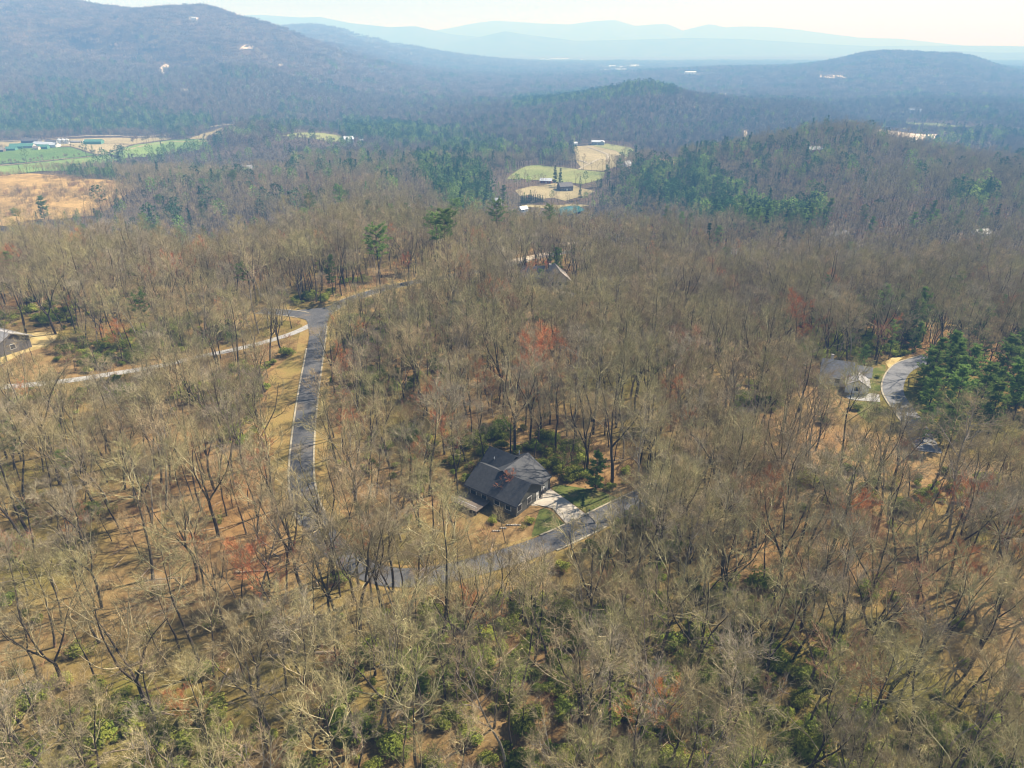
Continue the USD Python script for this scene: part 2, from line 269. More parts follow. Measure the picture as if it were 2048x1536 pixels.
# a level basin for the pond
pond_c = Gs([(1040, 420), (1110, 418), (1150, 416), (1160, 424), (1130, 432), (1060, 434), (1036, 430)])
pond_poly = Polygon(pond_c[:, :2]).buffer(5); pz = float(np.median(pond_c[:, 2]))
pd = shapely.distance(shapely.points(GX[250:400], GY[250:400]), pond_poly)
w = np.clip(1 - (pd - 14) / 30, 0, 1); GZ[250:400] = GZ[250:400] * (1 - w) + (pz - 0.3) * w
i, j = np.meshgrid(np.arange(NY - 1), np.arange(NX - 1), indexing='ij')
k = (i * NX + j).ravel()
gf = np.vstack([np.stack([k, k + 1, k + NX + 1], 1), np.stack([k, k + NX + 1, k + NX], 1)])
def land(name, r0, r1, material):
    n = r1 - r0; i, j = np.meshgrid(np.arange(n - 1), np.arange(NX - 1), indexing='ij'); k = (i * NX + j).ravel()
    obj(name, (np.stack([GX[r0:r1], GY[r0:r1], GZ[r0:r1]], -1).reshape(-1, 3), np.vstack([np.stack([k, k + 1, k + NX + 1], 1), np.stack([k, k + NX + 1, k + NX], 1)])), material, smooth=True, kind='structure')
row = int(np.searchsorted(GY[:, 0], 400)); land('ground', 0, row + 1, M['litter']); land('hills', row, NY, M['hill_litter'])

# far ranges, as real ridges beyond the valley
RANGE_TOP = 0.0
def ridge(name, prof, dist, depth, base=-86, rough=60):
    prof = np.array(prof, float); uu = np.linspace(prof[0, 0], prof[-1, 0], 160); vv = np.interp(uu, prof[:, 0], prof[:, 1])
    crest = np.array([at_y(u, v, dist) for u, v in zip(uu, vv)])
    n = 26; s = np.linspace(-1, 1, n); w = np.clip(1 - np.abs(s), 0, 1) ** 1.25
    P = np.empty((len(uu), n, 3))
    P[:, :, 0] = crest[:, None, 0] * (1 + s[None] * depth / dist); P[:, :, 1] = crest[:, None, 1] + s[None] * depth
    P[:, :, 2] = base + (crest[:, None, 2] - base) * w[None]
    P[:, :, 2] += (meshkit.fbm(P * [1, 1, 0] / 900.0, 4, 5) - 0.5) * rough * np.sqrt(w)[None] * (1 - 0.75 * (w > 0.9)[None])
    a, b = np.meshgrid(np.arange(len(uu) - 1), np.arange(n - 1), indexing='ij'); k = (a * n + b).ravel()
    f = np.vstack([np.stack([k, k + n, k + n + 1], 1), np.stack([k, k + n + 1, k + 1], 1)])
    global RANGE_TOP; RANGE_TOP = max(RANGE_TOP, float(P[..., 2].max()))
    obj(name, (P.reshape(-1, 3), f), M['far_hill'], smooth=True, kind='structure')
M['far_hill'] = mat_noise('far_wooded_slopes', [(0.3, (0.05, 0.05, 0.045)), (0.7, (0.11, 0.10, 0.085))], scale=0.004, detail=8)
ridge('mountain_range', [(420, 36), (480, 28), (520, 26), (600, 31), (640, 30), (700, 43), (780, 52), (830, 50), (900, 66), (1000, 76), (1100, 84)], 13800, 2000)
ridge('mountain_range', [(780, 88), (840, 64), (900, 54), (945, 45), (990, 38), (1040, 41), (1090, 45), (1140, 46), (1190, 39), (1230, 37), (1270, 50), (1310, 46), (1335, 45), (1366, 59), (1420, 45), (1450, 52), (1490, 50), (1540, 52), (1600, 58), (1660, 66), (1720, 74), (1800, 76), (1900, 88), (2000, 97), (2150, 100)], 18000, 2800)
ridge('mountain_range', [(880, 92), (950, 74), (1010, 60), (1060, 68), (1150, 80), (1260, 78), (1380, 74), (1480, 76), (1600, 84), (1750, 92), (1900, 90), (2100, 92)], 13000, 1800)
ridge('mountain_range', [(1500, 118), (1700, 112), (1800, 106), (1900, 102), (2000, 105), (2150, 103), (2300, 104)], 9800, 1500)

# ------------------------------------------------------------------ haze
zlo, zhi = float(GZ.min()) - 1.0, max(float(GZ.max()) + 30, RANGE_TOP + 20)
haze_mat = usdkit.material(stage, '/World/Looks/haze', {'v': ('principled_volume', {'color': HAZE_COLOR, 'density': HAZE_DENSITY, 'anisotropy': HAZE_G, 'absorption_color': (0.965, 0.94, 1.0)})}, [], volume='v.volume')
hb = trimesh.creation.box(bounds=[(-31000, -400, zlo), (31000, 27000, zhi)])
obj('haze', hb, haze_mat, kind='stuff')

# ------------------------------------------------------------------ sheets and strips on the ground
def drape_z(xy, dz): return np.column_stack([xy, height(xy[:, 0], xy[:, 1]) + dz])
def sheet(name, poly, material, cell, dz, **kw):
    """a polygon in x, y laid on the ground"""
    polys = getattr(poly, 'geoms', [poly]); mb = MB()
    for pl in polys:
        if pl.area < 1: continue
        x0, y0, x1, y1 = pl.bounds
        gx, gy = np.meshgrid(np.arange(x0, x1, cell), np.arange(y0, y1, cell)); g = np.stack([gx.ravel(), gy.ravel()], 1)
        g = g[shapely.contains_xy(pl.buffer(-cell * 0.4), g[:, 0], g[:, 1])]
        b = [np.array(r.segmentize(cell).coords)[:-1] for r in (pl.exterior, *pl.interiors)]
        p = np.vstack([g, *b]); t = Delaunay(p).simplices
        cen = p[t].mean(1); t = t[shapely.contains_xy(pl, cen[:, 0], cen[:, 1])]
        n = np.cross(p[t[:, 1]] - p[t[:, 0]], p[t[:, 2]] - p[t[:, 0]]); t[n < 0] = t[n < 0][:, ::-1]
        mb.add(drape_z(p, dz), t)
    return obj(name, mb.get(), material, smooth=True, **kw)
def smooth_line(p, step=2.0):
    p = np.asarray(p, float)[:, :2]
    for _ in range(3):
        q = np.empty((2 * len(p) - 2, 2)); q[0::2] = p[:-1] * .75 + p[1:] * .25; q[1::2] = p[:-1] * .25 + p[1:] * .75
        p = np.vstack([p[:1], q, p[-1:]])
    l = LineString(p); n = max(2, int(l.length / step))
    return np.array([l.interpolate(i / n, normalized=True).coords[0] for i in range(n + 1)])
def strip(line, width, dz, cols=5, crown=0.0):
    t = np.gradient(line, axis=0); t /= np.linalg.norm(t, axis=1, keepdims=True); nrm = np.stack([-t[:, 1], t[:, 0]], 1)
    s = np.linspace(-width / 2, width / 2, cols); xy = line[:, None] + s[None, :, None] * nrm[:, None]
    z = height(xy[..., 0], xy[..., 1]) + dz + crown * (1 - (2 * s / width) ** 2)[None]
    v = np.concatenate([xy, z[..., None]], -1).reshape(-1, 3); n = len(line)
    i, j = np.meshgrid(np.arange(n - 1), np.arange(cols - 1), indexing='ij'); k = (i * cols + j).ravel()
    return v, np.vstack([np.stack([k, k + cols, k + cols + 1], 1), np.stack([k, k + cols + 1, k + 1], 1)])[:, ::-1]
def kerb(line, off, w=0.42, h=0.13, base=0.05):
    t = np.gradient(line, axis=0); t /= np.linalg.norm(t, axis=1, keepdims=True); nrm = np.stack([-t[:, 1], t[:, 0]], 1)
    a, b = line + nrm * (off - w / 2), line + nrm * (off + w / 2)
    za, zb = height(a[:, 0], a[:, 1]), height(b[:, 0], b[:, 1]); z = np.maximum(za, zb)
    v = np.stack([np.column_stack([a, z - 0.2]), np.column_stack([a, z + base + h]), np.column_stack([b, z + base + h]), np.column_stack([b, z - 0.2])], 1).reshape(-1, 3)
    n = len(line); f = []
    for k in range(3):
        i = np.arange(n - 1) * 4 + k; f += [np.stack([i, i + 4, i + 5], 1), np.stack([i, i + 5, i + 1], 1)]
    return v, np.vstack(f)[:, ::-1]

main_px = [(1340, 972), (1290, 995), (1225, 1028), (1160, 1062), (1080, 1098), (975, 1134), (855, 1162), (758, 1160), (688, 1120), (640, 1065), (612, 1015), (602, 960), (604, 900), (611, 830), (621, 760), (631, 700), (637, 655), (648, 628), (690, 603), (760, 580), (830, 565), (890, 556), (960, 543), (1010, 531), (1060, 518), (1115, 508), (1180, 500)]
main_line = smooth_line(Gs(main_px)); MAINW = 5.2
side_line = smooth_line(Gs([(638, 640), (600, 630), (560, 626), (520, 623)]))
right_line = smooth_line(Gs([(1860, 905), (1828, 850), (1795, 805), (1783, 780), (1790, 755), (1808, 735), (1838, 724), (1862, 718)]))
gravel_line = smooth_line(Gs([(622, 652), (590, 668), (540, 684), (470, 700), (400, 715), (320, 733), (240, 748), (150, 762), (60, 773), (-60, 782)]))
obj('road', strip(main_line, MAINW, 0.10, 7, 0.05), M['asphalt'], smooth=True, kind='structure')
obj('road', strip(side_line, MAINW, 0.105, 5, 0.05), M['asphalt'], smooth=True, kind='structure')
obj('road', strip(right_line, 5.6, 0.10, 5, 0.05), M['asphalt_pale'], smooth=True, kind='structure')
obj('gravel_track', strip(gravel_line, 3.0, 0.07, 3), M['gravel'], smooth=True, kind='structure')
def part_of(line, a, b): return line[int(a * len(line)):int(b * len(line))]
jx = np.argmin(np.linalg.norm(main_line - Gs([(645, 632)])[0, :2], axis=1))
ka, kb = (int(np.argmin(np.linalg.norm(main_line - Gs([q])[0, :2], axis=1))) for q in ((1085, 1096), (628, 1045)))
for off, seg in ((-MAINW / 2 - 0.25, main_line[:ka]), (MAINW / 2 + 0.25, main_line[:ka]), (-MAINW / 2 - 0.25, main_line[kb:jx - 5]), (MAINW / 2 + 0.25, main_line[kb:jx - 14]), (MAINW / 2 + 0.25, main_line[jx + 6:]), (-MAINW / 2 - 0.25, main_line[jx + 2:])):
    obj('kerb', kerb(seg, off), M['kerb'], kind='structure')
for off in (MAINW / 2 + 0.25, -MAINW / 2 - 0.25): obj('kerb', kerb(side_line[4:], off), M['kerb'], kind='structure')
for off in (3.0,): obj('kerb', kerb(right_line, off), M['kerb'], kind='structure')
main_ls, side_ls, right_ls, gravel_ls = (LineString(x) for x in (main_line, side_line, right_line, gravel_line))
road_area = shapely.union_all([main_ls.buffer(MAINW / 2 + 0.5), side_ls.buffer(MAINW / 2 + 0.5), right_ls.buffer(3.3)])
JUNC = [(596, 622), (650, 618), (668, 612), (664, 628), (648, 640), (640, 668), (622, 668), (618, 645), (610, 636)]
def P(px): return Polygon(Gs(px)[:, :2]).buffer(0)
sheet('road', P(JUNC).buffer(0.5), M['asphalt'], 2.0, 0.135, kind='structure')
def soft(poly, r): return poly.buffer(r).buffer(-2 * r).buffer(r)
jl = LineString(main_line[max(0, jx - 64):jx + 60])
verge_area = shapely.union_all([jl.buffer(6.0, cap_style='flat'), main_ls.buffer(3.6), side_ls.buffer(6.5), P([(540, 745), (612, 690), (612, 760), (592, 950), (545, 960), (530, 850)])]).difference(road_area.buffer(-0.2)).difference(gravel_ls.buffer(1.4))
sheet('verge', verge_area, M['verge'], 2.5, 0.035, kind='structure')

drive_poly = soft(P([(1060, 988), (1089, 972), (1120, 995), (1172, 1030), (1135, 1052), (1120, 1037), (1105, 1022), (1080, 1014), (1062, 1008)]), 0.3)
sheet('driveway', drive_poly.difference(road_area.buffer(-0.2)), M['concrete'], 1.0, 0.12, kind='structure')
lawn_polys = [P([(1093, 975), (1130, 975), (1200, 985), (1240, 1000), (1245, 1012), (1200, 1030), (1176, 1030), (1122, 994)]), P([(1082, 1016), (1104, 1024), (1120, 1040), (1132, 1052), (1080, 1082), (1062, 1076), (1072, 1040)])]
for lp in lawn_polys: sheet('lawn', soft(lp, 1.2).difference(road_area).difference(drive_poly), M['lawn'], 1.5, 0.05, kind='structure')
walk_poly = P([(1040, 1000), (1062, 1003), (1078, 1013), (1066, 1016), (1040, 1008)])
sheet('path', walk_poly.difference(drive_poly.buffer(0.1)), M['concrete'], 0.8, 0.06, kind='structure')
rlawn = P([(1716, 742), (1742, 742), (1770, 728), (1772, 752), (1762, 778), (1755, 790), (1722, 788), (1728, 760)])
sheet('lawn', soft(rlawn, 0.5).difference(road_area), M['lawn'], 1.5, 0.05, kind='structure')
rlawn2 = P([(1708, 803), (1760, 806), (1762, 830), (1740, 850), (1715, 830)]); sheet('lawn', soft(rlawn2, 0.5).difference(road_area), M['lawn'], 1.5, 0.045, kind='structure')
rverge = P([(1770, 725), (1800, 705), (1815, 708), (1778, 738)]); sheet('verge', rverge.difference(road_area), M['straw'], 1.5, 0.05, kind='structure')
rdrive = P([(1700, 788), (1722, 786), (1758, 792), (1760, 806), (1700, 802), (1690, 796)]); sheet('driveway', rdrive.difference(road_area), M['gravel'], 1.2, 0.09, kind='structure')
rpath = P([(1718, 758), (1728, 760), (1722, 786), (1710, 786)]); sheet('path', rpath.difference(rdrive), M['concrete'], 1.0, 0.07, kind='structure')
straw_poly = P([(-60, 745), (55, 668), (118, 664), (112, 682), (90, 695), (40, 712), (-60, 770)]); sheet('lawn', soft(straw_poly, 1.0), M['straw'], 2.0, 0.05, kind='structure')

# far fields and clearings: name, material, outline, cell, lift
clear = []
def field(name, material, px, cell=12, dz=0.5, keep=0.0):
    pl = P(px).simplify(0.5); sheet(name, pl, M[material], cell, dz, kind='structure'); clear.append(pl.buffer(keep)); return pl
broom = field('grass_clearing', 'broom', [(-80, 352), (0, 348), (60, 347), (130, 355), (230, 362), (270, 378), (240, 400), (215, 420), (190, 432), (100, 440), (40, 452), (-80, 455)], 12, 0.3)
field('field', 'crop_dark', [(-60, 302), (60, 297), (140, 295), (190, 311), (120, 318), (0, 328), (-60, 334)])
field('field', 'crop', [(-60, 346), (0, 333), (120, 321), (215, 311), (240, 320), (180, 334), (60, 346), (-20, 352)])
field('field', 'crop', [(216, 308), (250, 296), (300, 287), (345, 280), (395, 279), (420, 285), (400, 300), (350, 306), (300, 314), (250, 316)])
yard = field('farmyard', 'stubble', [(-60, 289), (0, 284), (100, 280), (330, 273), (345, 278), (290, 286), (240, 297), (214, 308), (196, 310), (142, 293), (60, 295), (-60, 300)], 14, 0.35)
field('field', 'stubble', [(375, 279), (405, 268), (440, 257), (500, 252), (470, 262), (420, 283), (400, 278)])
field('field', 'pasture', [(560, 272), (600, 266), (650, 267), (700, 280), (690, 286), (640, 280)])
field('field', 'bare_field', [(1744, 262), (1760, 259), (1876, 269), (1868, 279), (1820, 287), (1790, 280), (1744, 272)], 16, 0.6)
field('field', 'pasture', [(1810, 244), (1860, 246), (1990, 258), (2060, 266), (2060, 274), (1900, 266), (1806, 258)], 16, 0.6)
pas1 = field('field', 'pasture', [(1050, 334), (1075, 330), (1120, 335), (1160, 340), (1210, 345), (1206, 358), (1185, 364), (1165, 369), (1120, 365), (1075, 361), (1040, 358), (1012, 360), (1022, 350)], 10, 0.4)
pas2 = field('field', 'stubble', [(1140, 300), (1150, 293), (1190, 291), (1240, 296), (1270, 312), (1272, 325), (1240, 333), (1205, 343), (1165, 340), (1150, 322)], 10, 0.4)
field('field', 'pasture', [(1185, 292), (1215, 288), (1260, 296), (1286, 308), (1272, 320), (1232, 302)], 10, 0.7)
field('field', 'red_field', [(1295, 317), (1362, 319), (1355, 332), (1300, 332)], 10, 0.4)
field('field', 'stubble', [(1030, 382), (1060, 374), (1085, 372), (1110, 367), (1140, 369), (1160, 377), (1190, 383), (1175, 393), (1150, 397), (1130, 403), (1105, 396), (1080, 399), (1060, 391), (1040, 393)], 8, 0.4)
field('lawn', 'stubble', [(1040, 408), (1085, 412), (1145, 408), (1180, 412), (1140, 417), (1085, 417), (1045, 414)], 6, 0.4)
field('lawn', 'stubble', [(968, 402), (996, 400), (996, 410), (968, 412)], 6, 0.4)
field('clearing', 'dirt', [(1660, 478), (1685, 470), (1692, 474), (1668, 483)], 5, 0.2); field('clearing', 'stubble', [(1828, 526), (1900, 527), (1908, 533), (1835, 536)], 5, 0.2)
field('clearing', 'dirt', [(985, 528), (1030, 518), (1100, 504), (1104, 509), (1040, 526), (1000, 536)], 4, 0.15); field('clearing', 'dirt', [(1120, 487), (1150, 484), (1150, 490), (1122, 493)], 4, 0.15)
field('clearing', 'dirt', [(840, 558), (878, 553), (876, 562), (845, 566)], 3, 0.15)
for k, px in enumerate([[(490, 90), (512, 94), (505, 100), (478, 100)], [(315, 140), (330, 128), (338, 132), (326, 150)], [(555, 128), (566, 130), (560, 137)], [(378, 34), (398, 36), (396, 40), (378, 39)], [(1640, 150), (1700, 152), (1690, 158), (1640, 156)], [(1440, 186), (1455, 190), (1448, 196), (1436, 193)], [(360, 176), (382, 178), (376, 184), (362, 182)]]): field('clearing', 'dirt', px, 12, 0.8)
# the pond
clear.append(pond_poly.buffer(2))
sheet_v = np.array(pond_poly.exterior.segmentize(6).coords)[:-1]
tt = Delaunay(sheet_v).simplices; tt = tt[shapely.contains_xy(pond_poly, *sheet_v[tt].mean(1).T)]
nn = np.cross(sheet_v[tt[:, 1]] - sheet_v[tt[:, 0]], sheet_v[tt[:, 2]] - sheet_v[tt[:, 0]]); tt[nn < 0] = tt[nn < 0][:, ::-1]
pz = pz + 0.1
obj('pond', (np.column_stack([sheet_v, np.full(len(sheet_v), pz)]), tt), M['water'], kind='structure')
# far roads
def track(px, w, mat, dz=0.6, name='track'):
    l = smooth_line(Gs(px), 8); obj(name, strip(l, w, dz, 3), M[mat], smooth=True, kind='structure'); clear.append(LineString(l).buffer(w / 2 + 2))
track([(-80, 288), (0, 283), (100, 278), (250, 273), (330, 271), (375, 266), (415, 255), (450, 250), (495, 248)], 9, 'kerb', name='country_road')
track([(575, 244), (610, 237), (650, 232)], 9, 'kerb', name='country_road')
track([(-80, 338), (0, 331), (90, 322), (190, 313), (215, 308), (250, 300), (300, 290), (340, 283), (420, 284)], 6, 'stubble')
track([(1176, 295), (1200, 302), (1222, 312), (1200, 320), (1175, 330), (1158, 340)], 3.6, 'kerb', 0.9)
track([(1142, 318), (1160, 322), (1174, 327)], 3.0, 'kerb', 0.9)
track([(1490, 262), (1492, 270), (1486, 280), (1494, 290)], 6, 'dirt')

# ------------------------------------------------------------------ houses
def gable_block(cx, cy, L, W, base, eave, rise, axis='x', over=0.5):
    """walls (v, f) and two roof slabs of a gabled block; the ridge runs along axis and L is measured along it"""
    h = W / 2
    prof = [(-h, base), (h, base), (h, eave), (0, eave + rise), (-h, eave)]
    v = np.array([(x, y, z) for x in (-L / 2, L / 2) for y, z in prof]); f = []
    for o, rev in ((0, True), (5, False)):
        for a, b in ((1, 2), (2, 3), (3, 4)): f.append((o, o + b, o + a) if rev else (o, o + a, o + b))
    for k in range(5):
        a, b = k, (k + 1) % 5; f += [(a, a + 5, b + 5), (a, b + 5, b)]
    slabs = []
    sl = rise / h; th = 0.22
    for s in (1, -1):
        y0, y1 = 0.0, s * (h + over); z0, z1 = eave + rise + 0.02, eave - sl * over + 0.02; xs = L / 2 + over
        q = np.array([(x, y, z + dz) for dz in (0, th) for x, y, z in ((-xs, y0, z0), (xs, y0, z0), (xs, y1, z1), (-xs, y1, z1))])
        m = trimesh.Trimesh(q, trimesh.convex.convex_hull(q).faces, process=False) if False else trimesh.convex.convex_hull(q)
        slabs.append((np.array(m.vertices), np.array(m.faces)))
    R = np.array([[1, 0, 0], [0, 1, 0], [0, 0, 1.0]]) if axis == 'x' else np.array([[0, -1, 0], [1, 0, 0], [0, 0, 1.0]])
    T = np.array([cx, cy, 0])
    return (v @ R.T + T, np.array(f)), [(a @ R.T + T, b) for a, b in slabs]
def wall_item(side, cx, cy, lx, ly, pos, z, w, h, t):
    """box on a wall of the block centred at cx, cy and lx by ly in plan; side: e w n s"""
    if side in 'ew':
        s = 1 if side == 'e' else -1; x = cx + s * lx / 2; lo, hi = sorted((x - s * 0.05, x + s * t)); return ([lo, cy + pos - w / 2, z], [hi, cy + pos + w / 2, z + h])
    s = 1 if side == 'n' else -1; y = cy + s * ly / 2; lo, hi = sorted((y - s * 0.05, y + s * t)); return ([cx + pos - w / 2, lo, z], [cx + pos + w / 2, hi, z + h])
def house(name, label, loc, rotz, blocks, wall, roof, trim='white', windows=(), doors=(), chimney=None, extras=(), category='house'):
    t = thing(name, label, category, loc, rotz)
    for b in blocks:
        b = dict(b); wm, rm = b.pop('wall', wall), b.pop('roof', roof)
        w, slabs = gable_block(**b); obj('wall', w, M[wm], t)
        for s in slabs: obj('roof', s, M[rm], t)
    for blk, side, pos, z, w, h in windows:
        b = blocks[blk]; lx, ly = (b['L'], b['W']) if b.get('axis', 'x') == 'x' else (b['W'], b['L'])
        lo, hi = wall_item(side, b['cx'], b['cy'], lx, ly, pos, z, w + 0.2, h + 0.2, 0.05); fr = obj('window', trimesh.creation.box(bounds=[lo, hi]), M[trim], t)
        lo, hi = wall_item(side, b['cx'], b['cy'], lx, ly, pos, z + 0.1, w, h, 0.07); obj('pane', trimesh.creation.box(bounds=[lo, hi]), M['glass'], fr)
    for blk, side, pos, z, w, h, nm in doors:
        b = blocks[blk]; lx, ly = (b['L'], b['W']) if b.get('axis', 'x') == 'x' else (b['W'], b['L'])
        lo, hi = wall_item(side, b['cx'], b['cy'], lx, ly, pos, z, w, h, 0.06); obj(nm, trimesh.creation.box(bounds=[lo, hi]), M[trim], t)
    if chimney:
        x, y, z0, z1, s = chimney; obj('chimney', trimesh.creation.box(bounds=[[x - s / 2, y - s / 2, z0], [x + s / 2, y + s / 2, z1]]), M['stone'], t)
    for nm, m, mt in extras: obj(nm, m, M[mt], t)
    return t
def bx(lo, hi): return trimesh.creation.box(bounds=[lo, hi])
footprints = []
def ground_at(u, v): return G(u, v)

# the dark-roofed house in the clearing (local x runs along the driveway wing towards the road)
O = np.array([-7.1, 134.6]); oz = float(height(*O))
deck = [('deck', bx([-0.5, -9.4, 0.9], [6.5, -4.65, 1.1]), 'brown_wall')]
for x in (-0.3, 3.0, 6.3): deck.append(('deck_post', bx([x - 0.09, -9.3, -1.2], [x + 0.09, -9.12, 0.9]), 'dark_wall'))
for x in (-0.45, 3.0, 6.4): deck.append(('railing_post', bx([x - 0.05, -9.36, 1.1], [x + 0.05, -9.26, 2.1]), 'grey_wall'))
deck += [('railing', bx([-0.5, -9.38, 2.1], [6.5, -9.24, 2.18]), 'grey_wall'), ('railing', bx([-0.5, -9.33, 1.6], [6.5, -9.29, 1.66]), 'grey_wall')]
deck += [('roof_vent', trimesh.creation.cylinder(0.12, 0.9, sections=8, transform=trimesh.transformations.translation_matrix([4.2, 9.0, 5.9])), 'galvanised'), ('roof_vent', trimesh.creation.cylinder(0.12, 0.7, sections=8, transform=trimesh.transformations.translation_matrix([1.2, 3.6, 5.9])), 'galvanised')]
deck += [('gutter', bx([-0.4, -5.34, 2.58], [14.0, -5.22, 2.72]), 'dark_wall'), ('porch_post', bx([13.0, 8.2, 0], [13.2, 8.4, 2.8]), 'dark_wall'), ('porch_post', bx([13.5, 4.66, 0], [13.66, 4.82, 2.7]), 'dark_wall')]
blocksA = [dict(cx=6.8, cy=0.0, L=13.2, W=9.2, base=-1.5, eave=3.1, rise=2.9, axis='x', over=0.6),
           dict(cx=6.6, cy=4.4, L=8.4, W=12.2, base=-1.5, eave=3.05, rise=3.45, axis='y', over=0.55),
           dict(cx=2.0, cy=5.6, L=6.5, W=8.0, base=-1.5, eave=4.0, rise=3.0, axis='x', over=0.5)]
house('dark_roofed_house', 'single storey house with charcoal shingle roof, deck and pale driveway in the wood', (O[0], O[1], oz), math.atan2(-0.6, 0.8), blocksA, 'olive_wall', 'shingle_dark',
      windows=[(0, 's', x, 0.9, 1.4, 1.4) for x in (-5, -2, 1.5, 4.5)] + [(0, 'w', y, 0.9, 1.3, 1.4) for y in (-3.5, 0, 3.5)] + [(0, 'e', y, 0.9, 1.5, 1.4) for y in (-3.4, 0.2)] + [(1, 'e', -2.5, 0.9, 1.0, 1.4)],
      doors=[(1, 'e', 1.6, 0.02, 4.6, 2.3, 'garage_door'), (0, 'e', 3.2, 0.02, 1.0, 2.1, 'door')], chimney=None, extras=deck)
def local_poly(loc, rz, x0, x1, y0, y1):
    p = np.array([(x0, y0), (x1, y0), (x1, y1), (x0, y1)]); c_, s_ = math.cos(rz), math.sin(rz)
    return Polygon(p @ np.array([[c_, s_], [-s_, c_]]) + np.asarray(loc)[:2])
footprints.append(local_poly(O, math.atan2(-0.6, 0.8), -1.5, 15.5, -11, 10.5))

# the right-hand house with the white gable
p = G(1682, 768); rz = math.radians(-22)
blocksB = [dict(cx=-1.6, cy=1.6, L=9.0, W=7.6, base=-2, eave=2.9, rise=3.6, axis='x', over=0.35, wall='white'),
           dict(cx=3.9, cy=-3.2, L=5.5, W=6.0, base=-2, eave=2.6, rise=1.8, axis='y', over=0.4),
           dict(cx=4.6, cy=4.6, L=6.0, W=5.0, base=-2, eave=2.6, rise=2.0, axis='x', over=0.4)]
house('grey_roofed_house', 'grey roofed house with bright white gable beside the curving road', p, rz, blocksB, 'white', 'shingle_grey',
      windows=[(0, 'e', 0, 3.2, 1.0, 1.1), (0, 's', -2.5, 0.9, 1.3, 1.3), (0, 's', 0.2, 0.9, 1.3, 1.3), (1, 's', 0, 0.9, 1.4, 1.3), (0, 'w', 2, 0.9, 1.2, 1.3)], doors=[(1, 'e', 0.0, 0.02, 3.6, 2.1, 'garage_door')], chimney=(-3.6, 3.4, 4, 7.6, 0.8),
      extras=[('gutter', bx([-6.4, -2.66, 2.62], [2.9, -2.54, 2.74]), 'white'), ('vent_pipe', trimesh.creation.cylinder(0.1, 0.8, sections=8, transform=trimesh.transformations.translation_matrix([-2.0, 3.6, 5.4])), 'galvanised')])
footprints.append(local_poly(p, rz, -7.5, 8.5, -7, 8.5))
# the house below the ridge road: brown grey roof with a dark wing, stone patio in front
p = G(1095, 572); rz = math.radians(8)
blocksC = [dict(cx=4.2, cy=0, L=13, W=10.0, base=-3, eave=3.6, rise=4.4, axis='y', over=0.5), dict(cx=-6.5, cy=4, L=11, W=8.5, base=-3, eave=3.8, rise=4.0, axis='x', over=0.5, roof='shingle_dark', wall='brown_wall')]
house('brown_roofed_house', 'tall house with beige grey gabled roof and dark wing below the ridge road', p, rz, blocksC, 'cream', 'shingle_brown',
      windows=[(0, 's', x, z, 1.3, 1.5) for x in (-3, 0, 3) for z in (-0.8, 2.0)] + [(0, 'w', y, 0.9, 1.3, 1.4) for y in (-4, -1)] + [(1, 's', -2.5, 0.6, 1.4, 1.4)], chimney=(1.2, 1.0, 5, 9.5, 1.1), doors=[(1, 's', 1.5, -0.8, 1.1, 2.1, 'door')])
footprints.append(local_poly(p, rz, -13, 10.5, -9, 9))
patio = Polygon(np.array([(4, -18), (12, -17), (12, -8), (5, -8)]) + p[:2]); sheet('stone_patio', patio, M['stone'], 2, 0.3, kind='structure'); footprints.append(patio)
# the house at the left edge, green awning
p = G(-26, 702); rz = math.radians(-24)
house('lodge', 'dark lodge with low grey roof and green awning at the left edge', p, rz, [dict(cx=0, cy=3.0, L=17, W=11, base=-1, eave=3.4, rise=2.6, axis='x', over=0.8)], 'dark_wall', 'shingle_grey',
      windows=[(0, 's', x, 0.9, 1.4, 1.4) for x in (-5, -1.5, 2, 5)] + [(0, 'e', 0, 0.9, 1.5, 1.4)], extras=[('awning', bx([3.0, -6.5, 2.2], [7.5, -2.6, 2.32]), 'green_tarp'), ('awning_post', bx([3.0, -6.5, 0], [3.12, -6.38, 2.2]), 'dark_wall'), ('awning_post', bx([7.38, -6.5, 0], [7.5, -6.38, 2.2]), 'dark_wall'), ('water_tank', trimesh.creation.cylinder(1.0, 1.9, sections=16, transform=trimesh.transformations.translation_matrix([5.2, -7.8, 0.95])), 'green_tarp')])
footprints.append(local_poly(p, rz, -10, 10, -8, 10))

def small_house(u, v, L, W, eave, rise, rot, wall, roof, name, label, axis='x', nwin=2, wing=None, category='house', chim=False, base=-3):
    p = G(u, v); bl = [dict(cx=0, cy=0, L=L, W=W, base=base, eave=eave, rise=rise, axis=axis, over=0.4)]
    if wing: bl.append(dict(cx=wing[0], cy=wing[1], L=wing[2], W=wing[3], base=base, eave=wing[4], rise=wing[5], axis='y', over=0.4, roof=wing[6] if len(wing) > 6 else roof))
    xs = np.linspace(-L / 2 + 2, L / 2 - 2, nwin) if nwin else []
    house(name, label, p, math.radians(rot), bl, wall, roof, windows=[(0, 's' if axis == 'x' else 'w', float(x), 0.9, 1.5, 1.4) for x in xs], doors=[(0, 's' if axis == 'x' else 'w', 0.3, 0.0, 1.2, 2.1, 'door')] if nwin != 0 else [], chimney=(L / 4, 0.5, eave, eave + rise + 1.2, 1.0) if chim else None, category=category)
    footprints.append(Point(p[0], p[1]).buffer(max(L, W) * 0.62))
small_house(1130, 380, 15, 9, 4.5, 3.5, 20, 'brown_wall', 'dark_wall', 'farmhouse', 'brown gabled house with white deck in the valley above the pond', nwin=4, wing=(5, 4, 8, 7, 4.0, 3.0))
small_house(1092, 366, 13, 8, 3.0, 2.2, -8, 'red_wall', 'metal_roof', 'cottage', 'low red walled cottage with pale roof left of the two dark cypresses', nwin=2)
